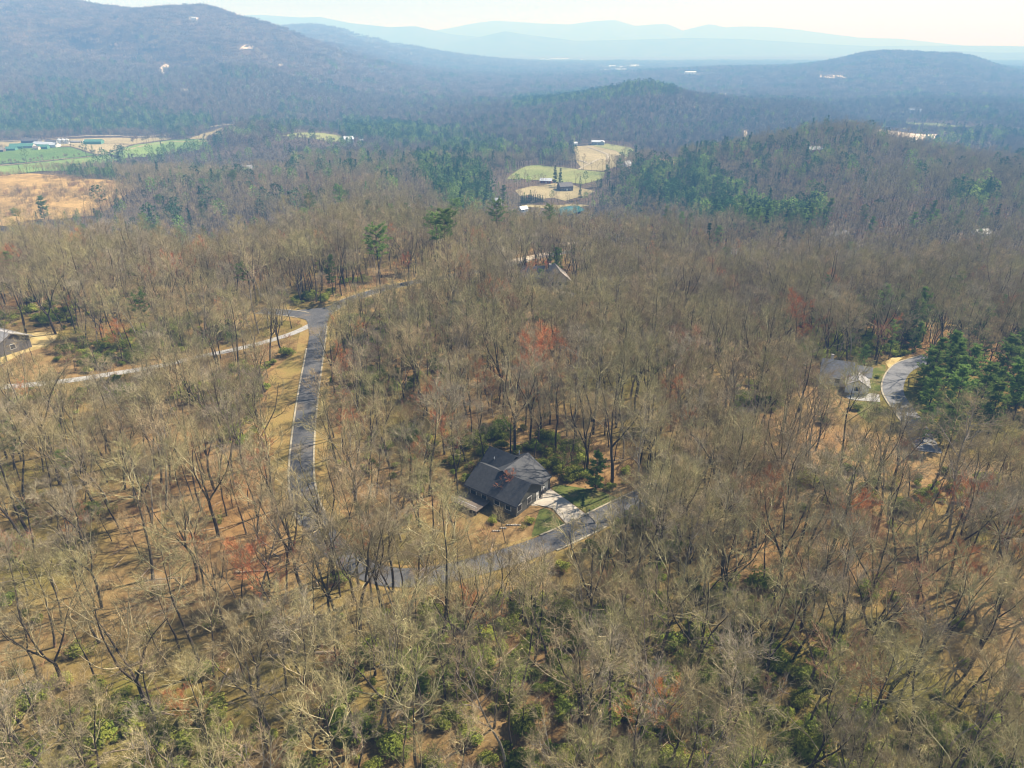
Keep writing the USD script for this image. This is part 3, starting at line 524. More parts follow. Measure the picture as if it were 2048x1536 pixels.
small_house(1046, 423, 8, 6, 2.6, 2.2, 35, 'white', 'metal_roof', 'boathouse', 'small white boathouse at the left end of the green pond', nwin=1, category='boathouse')
small_house(990, 406, 12, 7, 2.8, 2.0, -20, 'white', 'metal_roof', 'cottage', 'white roofed cottage on a tan lawn left of the pond', nwin=2)
small_house(1195, 289, 20, 10, 4.5, 2.5, -10, 'grey_wall', 'metal_roof', 'hilltop_house', 'long grey house at the top of the pasture with a white end wing', nwin=4, wing=(8, -2, 9, 8, 4.5, 2.2))
small_house(1150, 290, 8, 6, 2.8, 1.8, 10, 'white', 'metal_roof', 'shed', 'small white shed left of the long grey hilltop house', nwin=0, category='shed')
small_house(1114, 314, 15, 8, 3.5, 2.5, 40, 'white', 'metal_roof', 'cottage', 'white cottage half hidden by trees left of the tan pasture', nwin=2, wing=(-4, -3, 7, 6, 3.2, 2.0))
small_house(1090, 318, 12, 8, 3, 2.5, 0, 'red_wall', 'shingle_brown', 'cottage', 'reddish cottage among trees above the green pasture', nwin=2)
small_house(1253, 333, 14, 7, 3.5, 3.5, 55, 'white', 'metal_roof', 'barn', 'white steep roofed barn on the right of the tan pasture', nwin=0, category='barn')
small_house(1628, 304, 17, 9, 3.5, 2.4, 8, 'red_wall', 'metal_roof', 'hill_house', 'red walled house with pale metal roof on the wooded hill', nwin=3)
small_house(1828, 226, 30, 10, 6, 4, -25, 'white', 'metal_roof', 'white_house', 'large white house below the far right hill', nwin=4, wing=(-12, 4, 14, 10, 6, 3.5))
small_house(1808, 228, 12, 8, 4, 2.5, 0, 'white', 'metal_roof', 'shed', 'small white shed left of the large white house', nwin=0, category='shed')
small_house(1035, 236, 22, 10, 4, 3, 5, 'white', 'red_wall', 'ranch_house', 'long white house with red roof below the pine topped hill', nwin=4, wing=(14, 0, 8, 8, 3.5, 2.0, 'metal_roof'))
small_house(697, 284, 16, 11, 5, 4, 30, 'white', 'metal_roof', 'barn', 'white barn at the right end of the grassy rise', nwin=0, category='barn')
small_house(726, 284, 12, 7, 3, 2, 0, 'white', 'metal_roof', 'shed', 'low white shed right of the white barn', nwin=0, category='shed')
small_house(496, 345, 17, 10, 5, 3.5, 25, 'grey_wall', 'shingle_grey', 'grey_house', 'grey house hidden in bare woods below the green field', nwin=3, wing=(-5, 3, 11, 8, 5, 4))
small_house(1672, 478, 16, 8, 3.2, 2.2, 18, 'cream', 'shingle_grey', 'cottage', 'pale cottage on bare earth right of the rounded pine clump', nwin=3)
small_house(1483, 516, 12, 8, 3.2, 2.4, -10, 'white', 'shingle_grey', 'cottage', 'white cottage among bare trees right of the tall lone conifer', nwin=2)
small_house(1960, 474, 10, 7, 3.2, 2.4, 10, 'white', 'metal_roof', 'cottage', 'tiny white cottage in woods near the right edge', nwin=1)
small_house(1148, 470, 15, 10, 3.5, 3, -20, 'brown_wall', 'shingle_brown', 'brown_house', 'brown roofed house among trees above the ridge road', nwin=2)
small_house(387, 39, 22, 10, 5, 3, 10, 'white', 'metal_roof', 'mountain_house', 'white house high on the left mountain', nwin=3)
small_house(855, 181, 30, 9, 3.5, 2, 10, 'white', 'metal_roof', 'long_shed', 'long white shed in the wide hazy valley', nwin=0, category='shed')
small_house(872, 184, 12, 9, 4, 2.5, 0, 'white', 'metal_roof', 'shed', 'small white building right of the long white shed', nwin=0, category='shed')
small_house(946, 205, 16, 10, 4, 3, 0, 'white', 'metal_roof', 'cottage', 'lone white cottage in the valley woods left of the pine topped hill', nwin=2)
small_house(1436, 194, 26, 12, 5, 3.5, 30, 'white', 'metal_roof', 'cottage', 'white house in the gap left of the far right hill', nwin=3)
small_house(1468, 190, 20, 10, 4, 2.5, 10, 'white', 'metal_roof', 'shed', 'white shed in the gap left of the far right hill', nwin=0, category='shed')
small_house(1950, 322, 12, 8, 3.2, 2.4, -20, 'white', 'metal_roof', 'cottage', 'white cottage in blue haze at the right edge', nwin=1)
# farmstead on the left
def farm(u, v, L, W, eave, rise, rot, wall, roof, label, nwin=0): small_house(u, v, L, W, eave, rise, rot, wall, roof, 'farm_building', label, nwin=nwin, category='farm building')
farm(36, 297, 20, 13, 3.5, 4.0, 12, 'green_metal', 'green_metal', 'left green barn end of the long farm shed'); farm(56, 296, 20, 13, 3.5, 3.5, 8, 'grey_wall', 'green_metal', 'green roofed farm shed with grey wall beside the green barn')
farm(24, 301, 15, 9, 3, 2.5, 5, 'green_metal', 'green_metal', 'small dark green shed in front of the farmyard')
farm(64, 286, 28, 14, 4.5, 3, 4, 'dark_wall', 'dark_wall', 'long dark barn at the back of the farmyard')
farm(88, 292, 34, 12, 3.5, 3, -14, 'white', 'metal_roof', 'long white polytunnel sloping across the farmyard'); farm(104, 293, 26, 11, 3, 3, -14, 'white', 'metal_roof', 'second white polytunnel right of the long one')
farm(88, 298, 15, 9, 3.5, 3, 6, 'green_metal', 'green_metal', 'dark green shed below the white polytunnels'); farm(74, 299, 9, 7, 3, 2, 0, 'cream', 'shingle_brown', 'small beige shed beside the dark green shed')
farm(189, 288, 28, 12, 4.5, 3, 3, 'green_metal', 'green_metal', 'green barn at the right end of the farm'); farm(176, 288, 11, 9, 4, 2.5, 0, 'white', 'white', 'white shed against the green barn'); farm(0, 304, 14, 10, 3.5, 3, 10, 'brown_wall', 'shingle_brown', 'brown shed at the left picture edge by the green field')
farm(104, 286, 20, 7, 3.5, 1.5, 2, 'grey_wall', 'dark_wall', 'low dark roofed shed left of the silos'); farm(152, 286, 18, 6, 2.5, 1.5, 0, 'brown_wall', 'shingle_grey', 'low brown shed right of the silos')
for k, (u, lb) in enumerate(((120, 'left silo of the three white grain silos'), (128, 'middle silo of the three white grain silos'), (136, 'right silo of the three white grain silos'))):
    p = G(u, 287.5); t = thing('grain_silo', lb, 'silo', p); r, h = 3.2, 7.0
    obj('silo_body', trimesh.creation.cylinder(r, h + 1, sections=20, transform=trimesh.transformations.translation_matrix([0, 0, h / 2 - 0.5])), M['galvanised'], t)
    obj('silo_cap', trimesh.creation.cone(r + 0.15, 1.8, sections=20, transform=trimesh.transformations.translation_matrix([0, 0, h])), M['galvanised'], t)
    for z in (1.5, 3.0, 4.5, 6.0): obj('silo_hoop', trimesh.creation.annulus(r - 0.02, r + 0.1, 0.15, transform=trimesh.transformations.translation_matrix([0, 0, z])), M['galvanised'], t)
# the far town
rng = np.random.default_rng(21)
town = []
for u, v, L in ((930, 104, 160), (955, 107, 120), (985, 106, 110), (1000, 119, 40), (1110, 108, 90), (1130, 108, 60), (1085, 121, 50), (1098, 122, 40), (1165, 122, 30), (1200, 138, 60), (1212, 137, 50), (1224, 135, 40), (1236, 139, 60), (1252, 137, 70), (1262, 136, 60), (1270, 134, 45), (1208, 144, 40), (1242, 143, 50), (1282, 138, 50), (1310, 129, 60), (1340, 129, 40), (1380, 150, 40)):
    town.append((u, v, L))
for k, (u, v, L) in enumerate(town):
    p = G(u, v); t = thing('warehouse', 'pale flat building of the far town in the haze', 'building', p, rng.uniform(-.3, .3), group='pale buildings of the far town')
    L = L * 1.35; w, slabs = gable_block(0, 0, L, L * 0.45, -4, 13, 4); obj('wall', w, M['white'], t); footprints.append(Point(p[0], p[1] - L).buffer(L * 1.9))
    for s in slabs: obj('roof', s, M['metal_roof'], t)
p = G(1052, 992); t = None
# car by the garage, letter box, clipped bush bed
def car(loc, rz, label):
    t = thing('parked_car', label, 'car', loc, rz); mb = MB()
    body = trimesh.creation.extrude_polygon(Polygon([(-2.2, .35), (2.2, .35), (2.25, .75), (1.3, .92), (.7, 1.42), (-1.3, 1.45), (-2.0, .95), (-2.25, .9)]).buffer(.04), 1.75); body.apply_transform(trimesh.transformations.rotation_matrix(math.pi / 2, [1, 0, 0])); body.apply_translation([0, .875, 0])
    obj('body', body, M['car'], t)
    obj('windscreen', trimesh.convex.convex_hull(np.array([(1.28, s * .72, .98) for s in (-1, 1)] + [(.74, s * .66, 1.40) for s in (-1, 1)] + [(1.34, s * .72, .98) for s in (-1, 1)] + [(.8, s * .66, 1.42) for s in (-1, 1)])), M['glass'], t)
    for x in (-1.4, 1.4):
        for y in (-.8, .8): obj('wheel', trimesh.creation.cylinder(.33, .2, sections=16, transform=trimesh.transformations.translation_matrix([x, y, .33]) @ trimesh.transformations.rotation_matrix(math.pi / 2, [1, 0, 0])), M['dark_wall'], t)
g0 = G(1071, 982); car((g0[0], g0[1], g0[2] + .12), math.radians(-37), 'dark car parked on the pale driveway against the house')

# ------------------------------------------------------------------ trees
rng = np.random.default_rng(77); RNG = rng
def unit(v): return v / (np.linalg.norm(v) + 1e-12)
def grow(p, d, L, n, wander, up):
    pts = [np.array(p, float)]; d = unit(np.array(d, float)); s = L / n
    for _ in range(n):
        d = unit(d + rng.normal(size=3) * wander + np.array([0, 0, up])); pts.append(pts[-1] + d * s)
    return np.array(pts), d
def side_dir(d, ang, az):
    a = unit(np.cross(d, [0.3, 0.5, 0.81])); b = np.cross(d, a)
    return unit(d * math.cos(ang) + (a * math.cos(az) + b * math.sin(az)) * math.sin(ang))
def hardwood(H, R, fork=0.0, base=0.4, spread=1.0, nl=9, nb=6, nt=6, nw=6, detail=2, crook=0.13):
    """a leafless tree: returns trunk, limbs and twigs as (v, f). detail 2 near, 1 middle"""
    T, Lm, Tw = MB(), MB(), MB(); ns = 7 if detail == 2 else 4
    n = 9 if detail == 2 else 4
    lean = rng.normal(size=2) * 0.05
    leaders = []
    if fork:
        tp, td = grow((0, 0, -0.6), (lean[0], lean[1], 1), H * fork, n, 0.05, 0.05); T.tube(tp, np.linspace(R * 1.15, R * 0.8, len(tp)), ns)
        k = rng.integers(2, 4); az = rng.uniform(0, 6.28)
        for m in range(k):
            d = side_dir(td, rng.uniform(.28, .62), az + m * 6.283 / k + rng.normal() * .3)
            lp, ld = grow(tp[-1] - td * R * .3, d, H * (0.95 - fork) * rng.uniform(.85, 1.05), n + 2, crook * .75, 0.07); rr = np.linspace(R * (.72 if k == 2 else .6), R * .12, len(lp)); T.tube(lp, rr, ns); leaders.append((lp, rr, 0.12))
    else:
        tp, td = grow((0, 0, -0.6), (lean[0], lean[1], 1), H * 0.97, n + 5, 0.055, 0.05); rr = R * (1 - np.linspace(0, 1, len(tp)) ** 1.15 * .93); rr[0] *= 1.2; T.tube(tp, rr, ns); leaders.append((tp, rr, base))
    wt = 0.037 if detail == 2 else 0.085
    bp, bd, bw = [], [], []
    for lp, rr, b0 in leaders:
        m = max(3, int(nl / len(leaders)) + (len(leaders) > 1)); az0 = rng.uniform(0, 6.28)
        for q in range(m):
            f = b0 + (0.97 - b0) * (q + rng.uniform(.1, .9)) / m; x = f * (len(lp) - 1); i0 = min(int(x), len(lp) - 2); w = x - i0
            p = lp[i0] * (1 - w) + lp[i0 + 1] * w; d0 = unit(lp[i0 + 1] - lp[i0]); r0 = rr[i0] * (1 - w) + rr[i0 + 1] * w
            g = (f - b0) / (1 - b0); L1 = H * spread * (0.40 - 0.24 * g) * rng.uniform(.7, 1.2)
            d = side_dir(d0, math.radians(57 - 27 * g + rng.normal() * 9), az0 + q * 2.4 + rng.normal() * .35)
            l1, _ = grow(p, d, L1, 6 if detail == 2 else 3, crook, 0.10); r1 = np.linspace(min(r0 * .72, R * .58), max(.035, r0 * .16), len(l1)); Lm.tube(l1, r1, 5 if detail == 2 else 3)
            for qb in range(nb):
                fb = 0.25 + 0.75 * (qb + rng.uniform(.1, .9)) / nb; xb = fb * (len(l1) - 1); ib = min(int(xb), len(l1) - 2); wb = xb - ib
                pb = l1[ib] * (1 - wb) + l1[ib + 1] * wb; db = unit(l1[ib + 1] - l1[ib]); rb = r1[ib] * (1 - wb) + r1[ib + 1] * wb
                L2 = L1 * rng.uniform(.3, .55) * (1.15 - .5 * fb)
                l2, _ = grow(pb, side_dir(db, rng.uniform(.5, 1.05), rng.uniform(0, 6.28)), L2, 4 if detail == 2 else 2, crook * .9, 0.10); r2 = np.linspace(max(.027, rb * .62), .016 if detail == 2 else .03, len(l2)); (Lm if detail == 2 else Lm).tube(l2, r2 if detail == 2 else r2 * 1.15, 3)
                for qt_ in range(nt):
                    ft = 0.2 + 0.8 * (qt_ + rng.uniform(0, 1)) / nt; xt = ft * (len(l2) - 1); it = min(int(xt), len(l2) - 2); wt_ = xt - it
                    pt = l2[it] * (1 - wt_) + l2[it + 1] * wt_; dt = unit(l2[it + 1] - l2[it])
                    L3 = rng.uniform(.8, 1.9) * (H / 20); dd = unit(side_dir(dt, rng.uniform(.35, .95), rng.uniform(0, 6.28)) + np.array([0, 0, .18])); bp.append(pt); bd.append(dd * L3); bw.append(wt)
                    for _ in range(nw):
                        s = rng.uniform(.15, .95); bp.append(pt + dd * L3 * s); bd.append(unit(side_dir(dd, rng.uniform(.4, 1.0), rng.uniform(0, 6.28)) + np.array([0, 0, .15])) * rng.uniform(.35, .95) * (H / 20)); bw.append(wt * .72)
    Tw.blades(bp, bd, bw)
    return T.get(), Lm.get(), Tw.get()
def ball_dirs(n):
    d = rng.normal(size=(n, 3)); return d / np.linalg.norm(d, axis=1, keepdims=True)
def pine(H, R, crown=0.55, width=0.22, whorls=11, per=5, tufts=9, blades=12, bl=0.5, bw=0.055, shape='round', ragged=0.3):
    """needle tree: trunk (with branches) and foliage"""
    T, F = MB(), MB(); tp, _ = grow((0, 0, -0.5), (rng.normal() * .03, rng.normal() * .03, 1), H * .98, 8, 0.03, 0.05); T.tube(tp, np.linspace(R, R * .12, len(tp)), 6)
    P_, D_, W_ = [], [], []
    for w in range(whorls):
        g = (w + rng.uniform(0, .8)) / whorls; z = H * (1 - crown) + H * crown * g * .97; x = np.interp(z, tp[:, 2], np.arange(len(tp))); i0 = min(int(x), len(tp) - 2); p = tp[i0] + (tp[i0 + 1] - tp[i0]) * (x - i0)
        if shape == 'cone': L0 = H * width * (1.02 - g)
        elif shape == 'round': L0 = H * width * math.sqrt(max(.05, 1 - (2 * g - .85) ** 2 * .75))
        else: L0 = H * width * (.55 + .45 * math.sin(g * 3.0)) * (1.05 - .75 * g ** 2)
        for q in range(per):
            L = max(.5, L0 * rng.uniform(1 - ragged * 1.6, 1 + ragged * .7)); az = rng.uniform(0, 6.28); el = rng.uniform(-.1, .35) + .35 * g
            l, _ = grow(p, (math.cos(az) * math.cos(el), math.sin(az) * math.cos(el), math.sin(el)), L, 3, .1, .05); T.tube(l, np.linspace(R * .2, .02, 4), 3)
            for t in range(tufts):
                f = rng.uniform(.3, 1.03) ** .8; c_ = l[0] + (l[-1] - l[0]) * f + rng.normal(size=3) * np.array([.2, .2, .13]) * (.5 + .12 * L)
                d = ball_dirs(blades); d[:, 2] = d[:, 2] * .7 + .25; P_.append(np.repeat(c_[None], blades, 0)); D_.append(d * rng.uniform(.6, 1.1, (blades, 1)) * bl); W_.append(np.full(blades, bw))
    F.blades(np.vstack(P_), np.vstack(D_), np.hstack(W_)); return T.get(), F.get()
def shrub(w, h, n, leaf, lobes=7):
    S, F = MB(), MB(); ps, ns = [], []
    for k in range(lobes):
        az, r = rng.uniform(0, 6.28), rng.uniform(0, .62) * w / 2; hh = h * rng.uniform(.55, 1.0) * (1 - .35 * r / (w / 2)); c_ = np.array([math.cos(az) * r, math.sin(az) * r, hh * .6]); rad = np.array([w * .24, w * .24, hh * .42]) * rng.uniform(.8, 1.2)
        d = ball_dirs(n // lobes); d[:, 2] = np.where(d[:, 2] < -.3, -d[:, 2], d[:, 2]); ps.append(c_ + d * rad * rng.uniform(.62, 1.08, (len(d), 1))); ns.append(d + rng.normal(size=d.shape) * .55 + [0, 0, .4])
        st, _ = grow((math.cos(az) * r * .2, math.sin(az) * r * .2, -.2), c_ + [0, 0, .5], np.linalg.norm(c_) * 1.1, 3, .12, 0); S.tube(st, [.05, .04, .03, .015], 3)
    ps, ns = np.vstack(ps), np.vstack(ns); ns /= np.linalg.norm(ns, axis=1, keepdims=True)
    F.leaves(ps, ns, rng.uniform(.7, 1.3, len(ps)) * leaf, .55); return S.get(), F.get()
def thicket(w, h, stems, tw):
    """a clump of bare saplings"""
    S, Tw = MB(), MB(); bp, bd, bw = [], [], []
    for k in range(stems):
        az, r = rng.uniform(0, 6.28), w / 2 * math.sqrt(rng.uniform(0, 1)); st, d = grow((math.cos(az) * r, math.sin(az) * r, -.2), (rng.normal() * .25, rng.normal() * .25, 1), h * rng.uniform(.5, 1), 4, .12, .05); S.tube(st, np.linspace(.045, .014, 5), 3)
        for q in range(tw):
            f = rng.uniform(.3, 1) * 4; i0 = min(int(f), 3); p = st[i0] + (st[i0 + 1] - st[i0]) * (f - i0); bp.append(p); bd.append(unit(np.array([rng.normal(), rng.normal(), .9])) * rng.uniform(.5, 1.4)); bw.append(.034)
    Tw.blades(bp, bd, bw); return S.get(), Tw.get()
def far_tree(H, R, n, w):
    """a leafless tree for the distance: a stem, limbs and a cloud of twig sprays"""
    T, F = MB(), MB(); T.tube(np.array([(0, 0, -1), (rng.normal() * .3, rng.normal() * .3, H * .5), (rng.normal() * .5, rng.normal() * .5, H * .9)]), [R, R * .75, R * .25], 3)
    d = ball_dirs(n); d[:, 2] = np.abs(d[:, 2]) * 1.15 - .12; rad = rng.uniform(.25, .85, (n, 1)); cw = H * .26 * rng.uniform(.8, 1.2)
    lob = 1 + .35 * np.sin(np.arctan2(d[:, 1], d[:, 0]) * 3 + rng.uniform(0, 6))[:, None]
    base = np.array([0, 0, H * .5]) + d * rad * lob * np.array([cw, cw, H * .46]); dirs = d * .75 + rng.normal(size=(n, 3)) * .35 + [0, 0, .6]; dirs /= np.linalg.norm(dirs, axis=1, keepdims=True)
    F.blades(base, dirs * rng.uniform(.12, .22, (n, 1)) * H, rng.uniform(.7, 1.3, n) * w); 
    m = max(4, n // 12); d2 = ball_dirs(m); d2[:, 2] = np.abs(d2[:, 2]) + .6; F.blades(np.column_stack([np.zeros((m, 2)), rng.uniform(.3, .6, m) * H]), d2 / np.linalg.norm(d2, axis=1, keepdims=True) * H * .36, np.full(m, w * .7))
    return T.get(), F.get()
def far_pine(H, n, w, shape):
    T, F = MB(), MB(); T.tube(np.array([(0, 0, -1), (0, 0, H * .9)]), [.25, .06], 3); g = rng.uniform(0, 1, n) ** (1.25 if shape == 'cone' else .9); az = rng.uniform(0, 6.28, n)
    r = H * (.20 * (1.03 - g) if shape == 'cone' else .24 * np.sqrt(np.clip(1 - (2 * g - .8) ** 2 * .8, .03, 1))) * rng.uniform(.45, 1.1, n); b = .12 if shape == 'cone' else .38
    p = np.stack([np.cos(az) * r, np.sin(az) * r, H * (b + (1 - b) * g * .97)], 1); d = np.stack([np.cos(az), np.sin(az), rng.uniform(-.3, .9, n)], 1) + rng.normal(size=(n, 3)) * .4; d /= np.linalg.norm(d, axis=1, keepdims=True)
    F.blades(p - d * w * .8, d * rng.uniform(.8, 1.3, (n, 1)) * w * 2.0, np.full(n, w * 1.0)); return T.get(), F.get()

# prototypes: lists of (part name, mesh, material)
SPECS = [(21, .27, .42, .4, 1.0, 'limb', 'twig'), (23, .30, .36, .4, 1.1, 'limb', 'twig_olive'), (20, .22, 0, .45, .85, 'limb', 'twig_grey'), (24, .26, 0, .42, .8, 'bark_pale', 'twig'), (19, .20, 0, .5, .8, 'limb', 'twig'), (22, .30, .3, .4, 1.15, 'limb', 'twig_olive'),
         (18, .18, .5, .45, .85, 'bark_pale', 'twig'), (23, .24, 0, .55, .75, 'limb', 'twig_olive'), (17, .17, 0, .38, .95, 'limb', 'twig_rust'), (20, .22, .42, .4, .95, 'limb', 'twig_grey'), (15, .15, 0, .33, 1.2, 'limb', 'twig_red'), (14, .14, .4, .35, 1.1, 'limb', 'twig_rust')]
NEAR, MIDP = [], []
for H, R, fk, ba, sp, lm, tm in SPECS:
    a, b, c_ = hardwood(H, R, fk, ba, sp, nl=10, nb=6, nt=8 if 'red' not in tm else 9, nw=4 if 'red' not in tm else 8); NEAR.append([('trunk', a, 'bark_pale' if lm == 'bark_pale' else 'bark'), ('limbs', b, lm), ('twigs', c_, tm)])
    a, b, c_ = hardwood(H, R, fk, ba, sp, nl=8, nb=5, nt=5, nw=2, detail=1); MIDP.append([('trunk', a, 'bark'), ('limbs', b, 'limb' if lm != 'bark_pale' else 'bark_pale'), ('twigs', c_, tm)])
FARP = []
for k in range(8):
    a, b = far_tree(rng.uniform(15, 20), .22, 130, .30); FARP.append([('trunk', a, 'limb' if k % 3 else 'bark_pale'), ('twigs', b, 'far_twig_red' if k == 5 else 'far_twig')])
VFAR = []
for k in range(5):
    T, F = MB(), MB()
    for q in range(9):
        a, b = far_tree(rng.uniform(13, 19), .3, 42, .62); off = np.array([(q % 3 - 1) * 9 + rng.normal() * 2.2, (q // 3 - 1) * 9 + rng.normal() * 2.2, 0]); T.add(a[0] + off, a[1]); F.add(b[0] + off, b[1])
    VFAR.append([('trunk', T.get(), 'limb'), ('twigs', F.get(), 'mountain_twig')])
PINES = [pine(20, .24, .42, .20, 9, 6, 10, 15, .62, .12, 'round'), pine(18, .22, .40, .24, 9, 6, 10, 15, .62, .12, 'round', .4), pine(16, .22, .88, .19, 14, 6, 9, 14, .6, .12, 'cone'), pine(13, .2, .95, .30, 13, 8, 11, 15, .55, .11, 'bushy', .3), pine(19, .24, .68, .18, 13, 6, 10, 14, .6, .12, 'bushy', .4)]
PINEP = [[('trunk', a, 'bark'), ('needles', b, 'needles' if k != 2 else 'needles_dark')] for k, (a, b) in enumerate(PINES)]
FPINE = [[('trunk', a, 'bark'), ('needles', b, m)] for (a, b), m in ((far_pine(19, 130, .75, 'cone'), 'needles_dark'), (far_pine(18, 120, .85, 'round'), 'needles'), (far_pine(20, 130, .8, 'round'), 'needles_dark'), (far_pine(16, 130, .7, 'cone'), 'needles'))]
SHRUBS = [[('stem', a, 'bark'), ('leaves', b, 'shrub')] for a, b in (shrub(4.4, 2.7, 1100, .36), shrub(3.4, 2.1, 800, .34), shrub(5.4, 3.5, 1700, .38, 10), shrub(2.6, 1.7, 500, .30, 5))]
BRUSH = [[('stem', a, 'brush'), ('twigs', b, 'twig' if k < 3 else 'twig_rust')] for k, (a, b) in enumerate((thicket(3, 4.5, 9, 26), thicket(2.5, 3.2, 10, 22), thicket(4, 6, 9, 34), thicket(3, 3.6, 9, 28)))]
for k, (w_, h_) in enumerate(((3.2, 3.2), (2.4, 2.2))):
    (sv, sf), (tv, tf) = thicket(w_, h_, 9, 22); lm_ = MB(); pp_ = tv[rng.integers(0, len(tv), 320)] + rng.normal(size=(320, 3)) * .18; lm_.leaves(pp_, ball_dirs(320) + [0, 0, .5], rng.uniform(.18, .34, 320), .5); BRUSH.append([('stem', (sv, sf), 'brush'), ('twigs', (tv, tf), 'twig_olive'), ('leaves', lm_.get(), 'shrub')])

# where nothing grows
no_tree = shapely.union_all([main_ls.buffer(MAINW / 2 + .9), jl.buffer(MAINW / 2 + 3.2), side_ls.buffer(5.5), right_ls.buffer(5.5), gravel_ls.buffer(3.2), verge_area.difference(main_ls.buffer(5).difference(jl.buffer(7))).buffer(0.4), drive_poly.buffer(2), *[l.buffer(1.5) for l in lawn_polys], rlawn.buffer(1), rdrive.buffer(1), rpath, straw_poly.buffer(-2), *footprints, *clear, walk_poly.buffer(2)])
shapely.prepare(no_tree)
def free(x, y): return ~shapely.contains_xy(no_tree, x, y)
def jitter_grid(y0, y1, cell, margin=1.10):
    ys = np.arange(y0, y1, cell); xm = 0.74 * (y1 + 60) * margin + 25; xs = np.arange(-xm, xm, cell); gx, gy = np.meshgrid(xs, ys)
    gx = gx.ravel() + rng.uniform(-.46, .46, gx.size) * cell; gy = gy.ravel() + rng.uniform(-.46, .46, gy.size) * cell; z = height(gx, gy)
    u, v, d = project(np.stack([gx, gy, z + 8], -1)); ok = (u > -110 * margin) & (u < 2048 + 110 * margin) & (v < 1536 + 330) & (d > 20); ok[ok] &= free(gx[ok], gy[ok])
    p = np.stack([gx, gy, z], 1)[ok]; uu, vv, _ = project(p); return p, uu, vv
def visible(p, top):
    """drops what lies more than a few metres behind the land in front of it"""
    az = p[:, 0] / p[:, 1]; slope = (p[:, 2] + top - CAM_H) / p[:, 1]; ok = np.ones(len(p), bool)
    for f in np.linspace(.12, .985, 60):
        y = p[:, 1] * f; h = height(az * y, y); ok &= (h - CAM_H) / y < slope + 12.0 / p[:, 1]
    return ok
def inpx(polys, u, v):
    r = np.zeros(len(u), bool)
    for q in polys: r |= shapely.contains_xy(Polygon(q).buffer(0), u, v)
    return r
def nz(p, s, seed): return meshkit.fbm(np.stack([p[:, 0], p[:, 1], 0 * p[:, 0]], -1) / s, 3, seed)
EVER = {'pond pines left': ([[(830, 330), (960, 345), (995, 380), (985, 430), (940, 465), (880, 430), (850, 380)]], .85), 'slope right': ([[(1270, 345), (1400, 335), (1480, 400), (1570, 440), (1520, 490), (1360, 450), (1285, 405)]], .9),
        'clump': ([[(1545, 440), (1650, 425), (1645, 482), (1565, 482)]], .85), 'right': ([[(1880, 405), (1980, 392), (1985, 432), (1900, 436)]], .8), 'foot': ([[(-80, 205), (120, 195), (420, 240), (430, 262), (330, 268), (-80, 276)]], .62),
        'band': ([[(680, 240), (880, 268), (870, 298), (700, 282)]], .75), 'crest': ([[(1020, 200), (1350, 168), (1352, 198), (1240, 205), (1030, 226)]], .75), 'mid': ([[(860, 270), (1010, 290), (1000, 335), (880, 330)]], .5), 'upper': ([[(60, 165), (300, 178), (290, 200), (140, 205)]], .35), 'upper2': ([[(440, 140), (560, 150), (530, 170), (450, 160)]], .4),
        'dark right': ([[(1640, 640), (1840, 625), (2080, 640), (2080, 700), (1830, 705), (1780, 690), (1650, 665)]], .38), 'edge right': ([[(1990, 690), (2090, 690), (2090, 850), (2010, 850)]], .6), 'pines right': ([[(1835, 770), (1880, 745), (1980, 770), (1990, 850), (1880, 900), (1830, 850)]], .9), 'hillfoot': ([[(1080, 280), (1180, 285), (1150, 330), (1090, 330)], [(1560, 285), (1580, 330), (1700, 300)]], .25), 'left mid': ([[(0, 440), (330, 420), (420, 500), (300, 540), (60, 545)], [(360, 345), (520, 345), (500, 400), (380, 400)]], .14), 'stand': ([[(265, 455), (330, 460), (330, 535), (240, 535)]], .55), 'bank': ([[(120, 345), (240, 352), (240, 362), (130, 358)]], .8)}
def evergreen_share(u, v, p):
    e = np.full(len(u), .012); e = np.where((v < 500) & (v > 120), .05 + .35 * np.clip((nz(p, 130, 31) - .60) * 6, 0, 1), e)
    for polys, s in EVER.values(): e = np.where(inpx(polys, u, v), s, e)
    return e
def instancer(name, protos, items, **kw):
    """items: (proto index, position, rotation, scale) in arrays; protos lists of parts"""
    pi = UsdGeom.PointInstancer.Define(stage, f'/World/{numbered("/World", name)}'); base = str(pi.GetPath()); targets = []
    for k, parts in enumerate(protos):
        x = UsdGeom.Xform.Define(stage, f'{base}/plant_{k:03d}')
        for nm, m, mt in parts: usdkit.mesh(stage, f'{x.GetPath()}/{nm}', m, M[mt])
        targets.append(x.GetPath())
    pi.CreatePrototypesRel().SetTargets(targets); idx, pos, rot, sc = items
    pi.CreateProtoIndicesAttr(Vt.IntArray.FromNumpy(np.asarray(idx, np.int32))); pi.CreatePositionsAttr(Vt.Vec3fArray.FromNumpy(np.asarray(pos, np.float32)))
    q = np.zeros((len(idx), 4), np.float32); q[:, 2] = np.sin(rot / 2); q[:, 3] = np.cos(rot / 2)
    pi.CreateOrientationsAttr(Vt.QuathArray([Gf.Quath(float(a[3]), 0.0, 0.0, float(a[2])) for a in q]))
    pi.CreateScalesAttr(Vt.Vec3fArray.FromNumpy(np.repeat(np.asarray(sc, np.float32)[:, None], 3, 1))); return tag(pi.GetPrim(), **kw)

